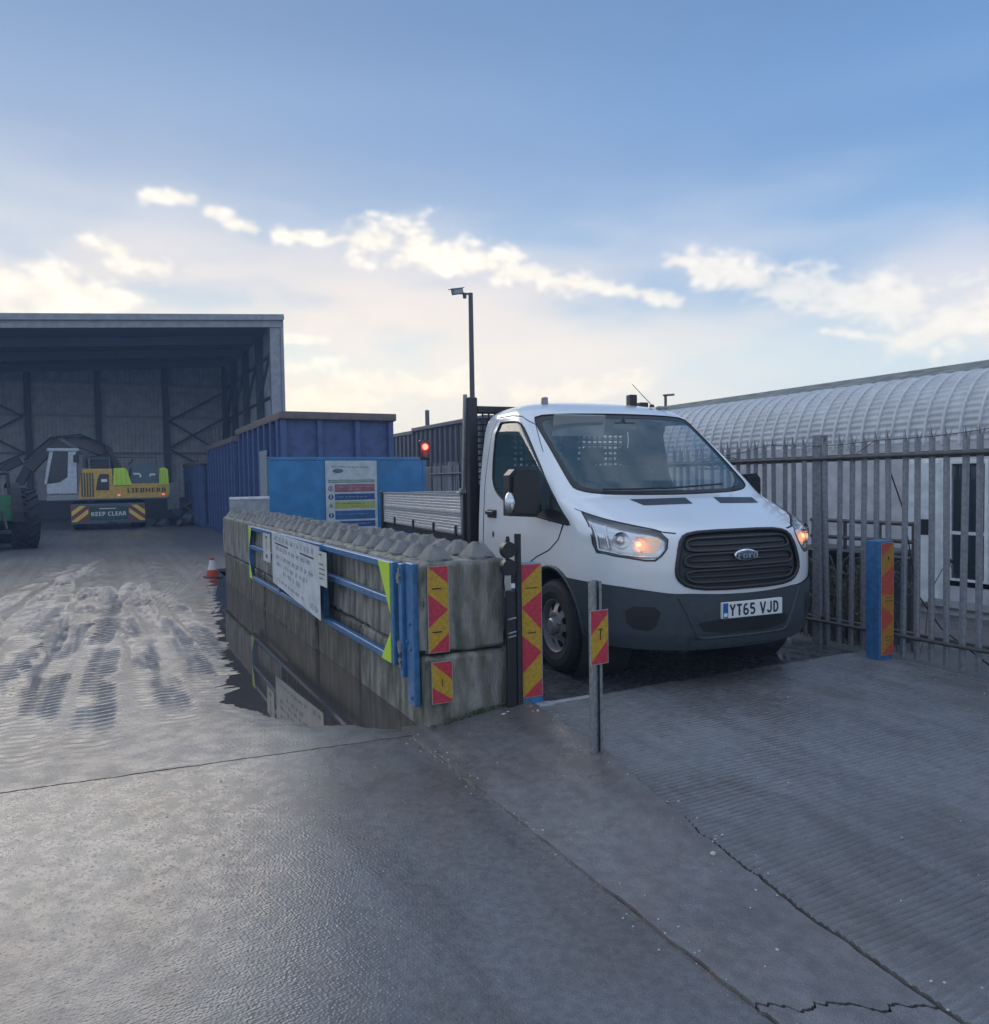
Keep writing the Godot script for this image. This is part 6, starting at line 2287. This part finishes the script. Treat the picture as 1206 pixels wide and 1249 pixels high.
	for x in [-.42, .42]: b.span(Vector3(x - .04, .5, -5.75), Vector3(x + .04, .68, -.7))
	b.span(Vector3(-.5, .36, -2.2), Vector3(.5, .5, -.75), .03)
	part("chassis_rail", b, M.black_rubber, t)
	# flat bed
	b = MB.new()
	b.span(Vector3(-1.0, .86, -5.85), Vector3(1.0, .94, -2.72), .01)
	part("bed_floor", b, M.black_steel, t)
	for s in [-1.0, 1.0]:
		for k in 2:
			b = MB.new()
			var y0: float = .95 + k * .20
			var prof := PackedVector2Array()
			# extruded aluminium plank with fine ribs
			prof.push_back(Vector2(0, y0)); prof.push_back(Vector2(.026, y0 + .004))
			prof.push_back(Vector2(.026, y0 + .02))
			for r in 5:
				var yy := y0 + .035 + r * .030
				prof.push_back(Vector2(.0235, yy - .004)); prof.push_back(Vector2(.026, yy)); prof.push_back(Vector2(.0235, yy + .004))
			prof.push_back(Vector2(.0235, y0 + .178)); prof.push_back(Vector2(.032, y0 + .185)); prof.push_back(Vector2(.032, y0 + .196)); prof.push_back(Vector2(0, y0 + .196))
			if s < 0:
				for i in prof.size(): prof[i].x = -prof[i].x
			b.xf = Transform3D(Basis.IDENTITY, Vector3(s * 1.0, 0, 0))
			b.extrude(prof, -5.85, -2.86)
			part("dropside_plank", b, M.aluminium, t)
		b = MB.new()
		b.span(Vector3(s * 1.017 - .03, .86, -2.86), Vector3(s * 1.017 + .03, 1.36, -2.78), .006)
		part("side_post", b, M.black_steel, t)
		b = MB.new()
		b.span(Vector3(s * 1.017 - .03, .86, -5.92), Vector3(s * 1.017 + .03, 1.36, -5.85), .006)
		part("side_post", b, M.black_steel, t)
		b = MB.new()
		b.span(Vector3(s * .985, 1.346, -5.85), Vector3(s * .955, 1.352, -2.86))
		for d in [3.05, 3.75, 4.5, 5.3]:
			b.box(Vector3(s * 1.03, .98, -d), Vector3(.02, .11, .035), .004)
		part("side_hinge", b, M.black_steel, t)
	b = MB.new()
	b.span(Vector3(-1.0, .95, -5.90), Vector3(1.0, 1.34, -5.87), .004)
	part("tailboard", b, M.aluminium, t)
	# cream sheet load on the bed
	b = MB.new()
	b.span(Vector3(-.1, .94, -5.6), Vector3(.95, 1.34, -2.95), .02)
	part("cream_bundle", b, M.cream_sheet, t)
	# headboard with mesh
	b = MB.new()
	for x in [-.97, .97]:
		b.span(Vector3(x - .05, .88, -2.78), Vector3(x + .05, 2.27, -2.68), .008)
	b.span(Vector3(-.92, 2.12, -2.77), Vector3(.92, 2.19, -2.69), .008)
	b.span(Vector3(-.92, 1.36, -2.77), Vector3(.92, 1.42, -2.69), .008)
	b.span(Vector3(-.92, .94, -2.75), Vector3(.92, 1.36, -2.73))
	part("headboard_frame", b, M.black_steel, t)
	b = MB.new()
	for k in 30: b.span(Vector3(-.92 + k * .0634, 1.42, -2.735), Vector3(-.905 + k * .0634, 2.12, -2.725))
	for k in 12: b.span(Vector3(-.92, 1.42 + k * .0585, -2.741), Vector3(.92, 1.435 + k * .0585, -2.735))
	part("headboard_mesh", b, M.black_steel, t)
	b = MB.new()
	b.bar(Vector3(-1.035, .95, -2.84), Vector3(-1.03, 2.30, -2.72), .03, .04, .004)
	part("bed_stanchion", b, M.galvanised, t)
	b = MB.new()
	b.ball(Vector3(-1.06, 1.37, -2.80), Vector3(.02, .035, .02), 10, 6)
	part("dropside_catch", b, M.galvanised, t)

func van_wheel(t: Node3D, at: Vector3, s: float, w: float, front: bool) -> void:
	var wh := Node3D.new()
	wh.name = "wheel"
	t.add_child(wh, true)
	wh.position = at
	var b := MB.new()
	var h := w / 2.0
	b.lathe_x(Vector3.ZERO, [Vector2(.205, h * .9), Vector2(.26, h * 1.05), Vector2(.31, h * 1.03), Vector2(.335, h * .9), Vector2(.348, h * .7), Vector2(.352, h * .35), Vector2(.352, -h * .35), Vector2(.348, -h * .7), Vector2(.335, -h * .9), Vector2(.31, -h * 1.03), Vector2(.26, -h * 1.05), Vector2(.205, -h * .9)], 56)
	for k in 56:
		for g in [-.62, -.2, .2, .62]:
			b.box(Basis(Vector3.RIGHT, TAU * (k + g * .3) / 56.0) * Vector3(g * h, .351, 0), Vector3(h * .34, .008, .03), .002, Basis(Vector3.RIGHT, TAU * (k + g * .3) / 56.0))
	part("tyre", b, M.tyre, wh)
	if not front: return
	# pressed steel disc with round holes
	b = MB.new()
	var o := s
	b.lathe_x(Vector3.ZERO, [Vector2(.205, o * h * .95), Vector2(.195, o * h * .9), Vector2(.185, o * h * .4), Vector2(.18, o * h * .1)], 40)
	var disc := PackedVector2Array()
	for k in 48: disc.push_back(Vector2(cos(TAU * k / 48.0), sin(TAU * k / 48.0)) * .188)
	# spokes between the holes
	for k in 8:
		var a := TAU * k / 8.0
		var e := Basis(Vector3.RIGHT, a)
		var q := [e * Vector3(o * h * .55, .185, -.028), e * Vector3(o * h * .55, .185, .028), e * Vector3(o * h * .85, .105, .030), e * Vector3(o * h * .85, .105, -.030)]
		b.quad(q[0], q[1], q[2], q[3], Vector3(o, 0, 0))
	b.lathe_x(Vector3.ZERO, [Vector2(.20, o * h * .5), Vector2(.17, o * h * .6)], 40)
	b.lathe_x(Vector3.ZERO, [Vector2(.118, o * h * .8), Vector2(.10, o * h * .86), Vector2(.062, o * h * .8), Vector2(.058, o * h * 1.15), Vector2(.045, o * h * 1.25), Vector2(0.0, o * h * 1.27)], 32)
	part("rim", b, M.steel_wheel, wh)
	b = MB.new()
	b.cyl(Vector3(o * h * .2, 0, 0), Vector3(o * h * .28, 0, 0), .195, .195, 32)
	part("brake_drum", b, M.black_steel, wh)
	for k in 5:
		b = MB.new()
		var c := Basis(Vector3.RIGHT, TAU * k / 5.0) * Vector3(0, .082, 0)
		b.cyl(c + Vector3(o * h * .78, 0, 0), c + Vector3(o * h * 1.0, 0, 0), .012, .010, 8)
		part("wheel_nut", b, M.galvanised, wh)

# ---------------------------------------------------------------- scene
func _ready() -> void:
	var cam := Camera3D.new()
	cam.name = "camera"
	add_child(cam)
	cam.position = Vector3(0, 1.55, 0)
	cam.basis = Basis(Vector3.UP, deg_to_rad(-26.9)) * Basis(Vector3.RIGHT, deg_to_rad(-2.26)) * Basis(Vector3.BACK, deg_to_rad(-0.9))
	cam.fov = 66.64
	cam.near = 0.05
	cam.far = 1500.0
	cam.current = true
	var env := Environment.new()
	env.background_mode = Environment.BG_SKY
	env.tonemap_mode = Environment.TONE_MAPPER_LINEAR
	env.tonemap_exposure = 1.75
	env.fog_enabled = true
	env.fog_density = 0.003
	env.fog_light_color = Color(0.60, 0.72, 0.88)
	env.sdfgi_enabled = true
	env.ssao_enabled = true
	env.ssil_enabled = true
	var sk := Sky.new()
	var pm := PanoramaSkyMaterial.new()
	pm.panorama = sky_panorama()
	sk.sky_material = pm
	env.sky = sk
	var we := WorldEnvironment.new()
	we.name = "world_environment"
	we.environment = env
	add_child(we)
	# broad soft lamp raised clear of the shed, added for the sunset sky glow
	var sun := DirectionalLight3D.new()
	sun.name = "sun"
	sun.light_color = Color(1.0, 0.95, 0.88)
	sun.light_energy = 0.25
	sun.light_angular_distance = 40.0
	sun.shadow_enabled = true
	var az := deg_to_rad(-10.0)
	var el := deg_to_rad(22.0)
	var to := Vector3(sin(az) * cos(el), sin(el), -cos(az) * cos(el))
	sun.basis = Basis.looking_at(-to)
	add_child(sun)
	materials()
	add_speckle()
	ground()
	shed()
	hut()
	yard_things()
	wall()
	gate()
	posts()
	fence()
	behind_fence()
	tractor()
	digger()
	van()
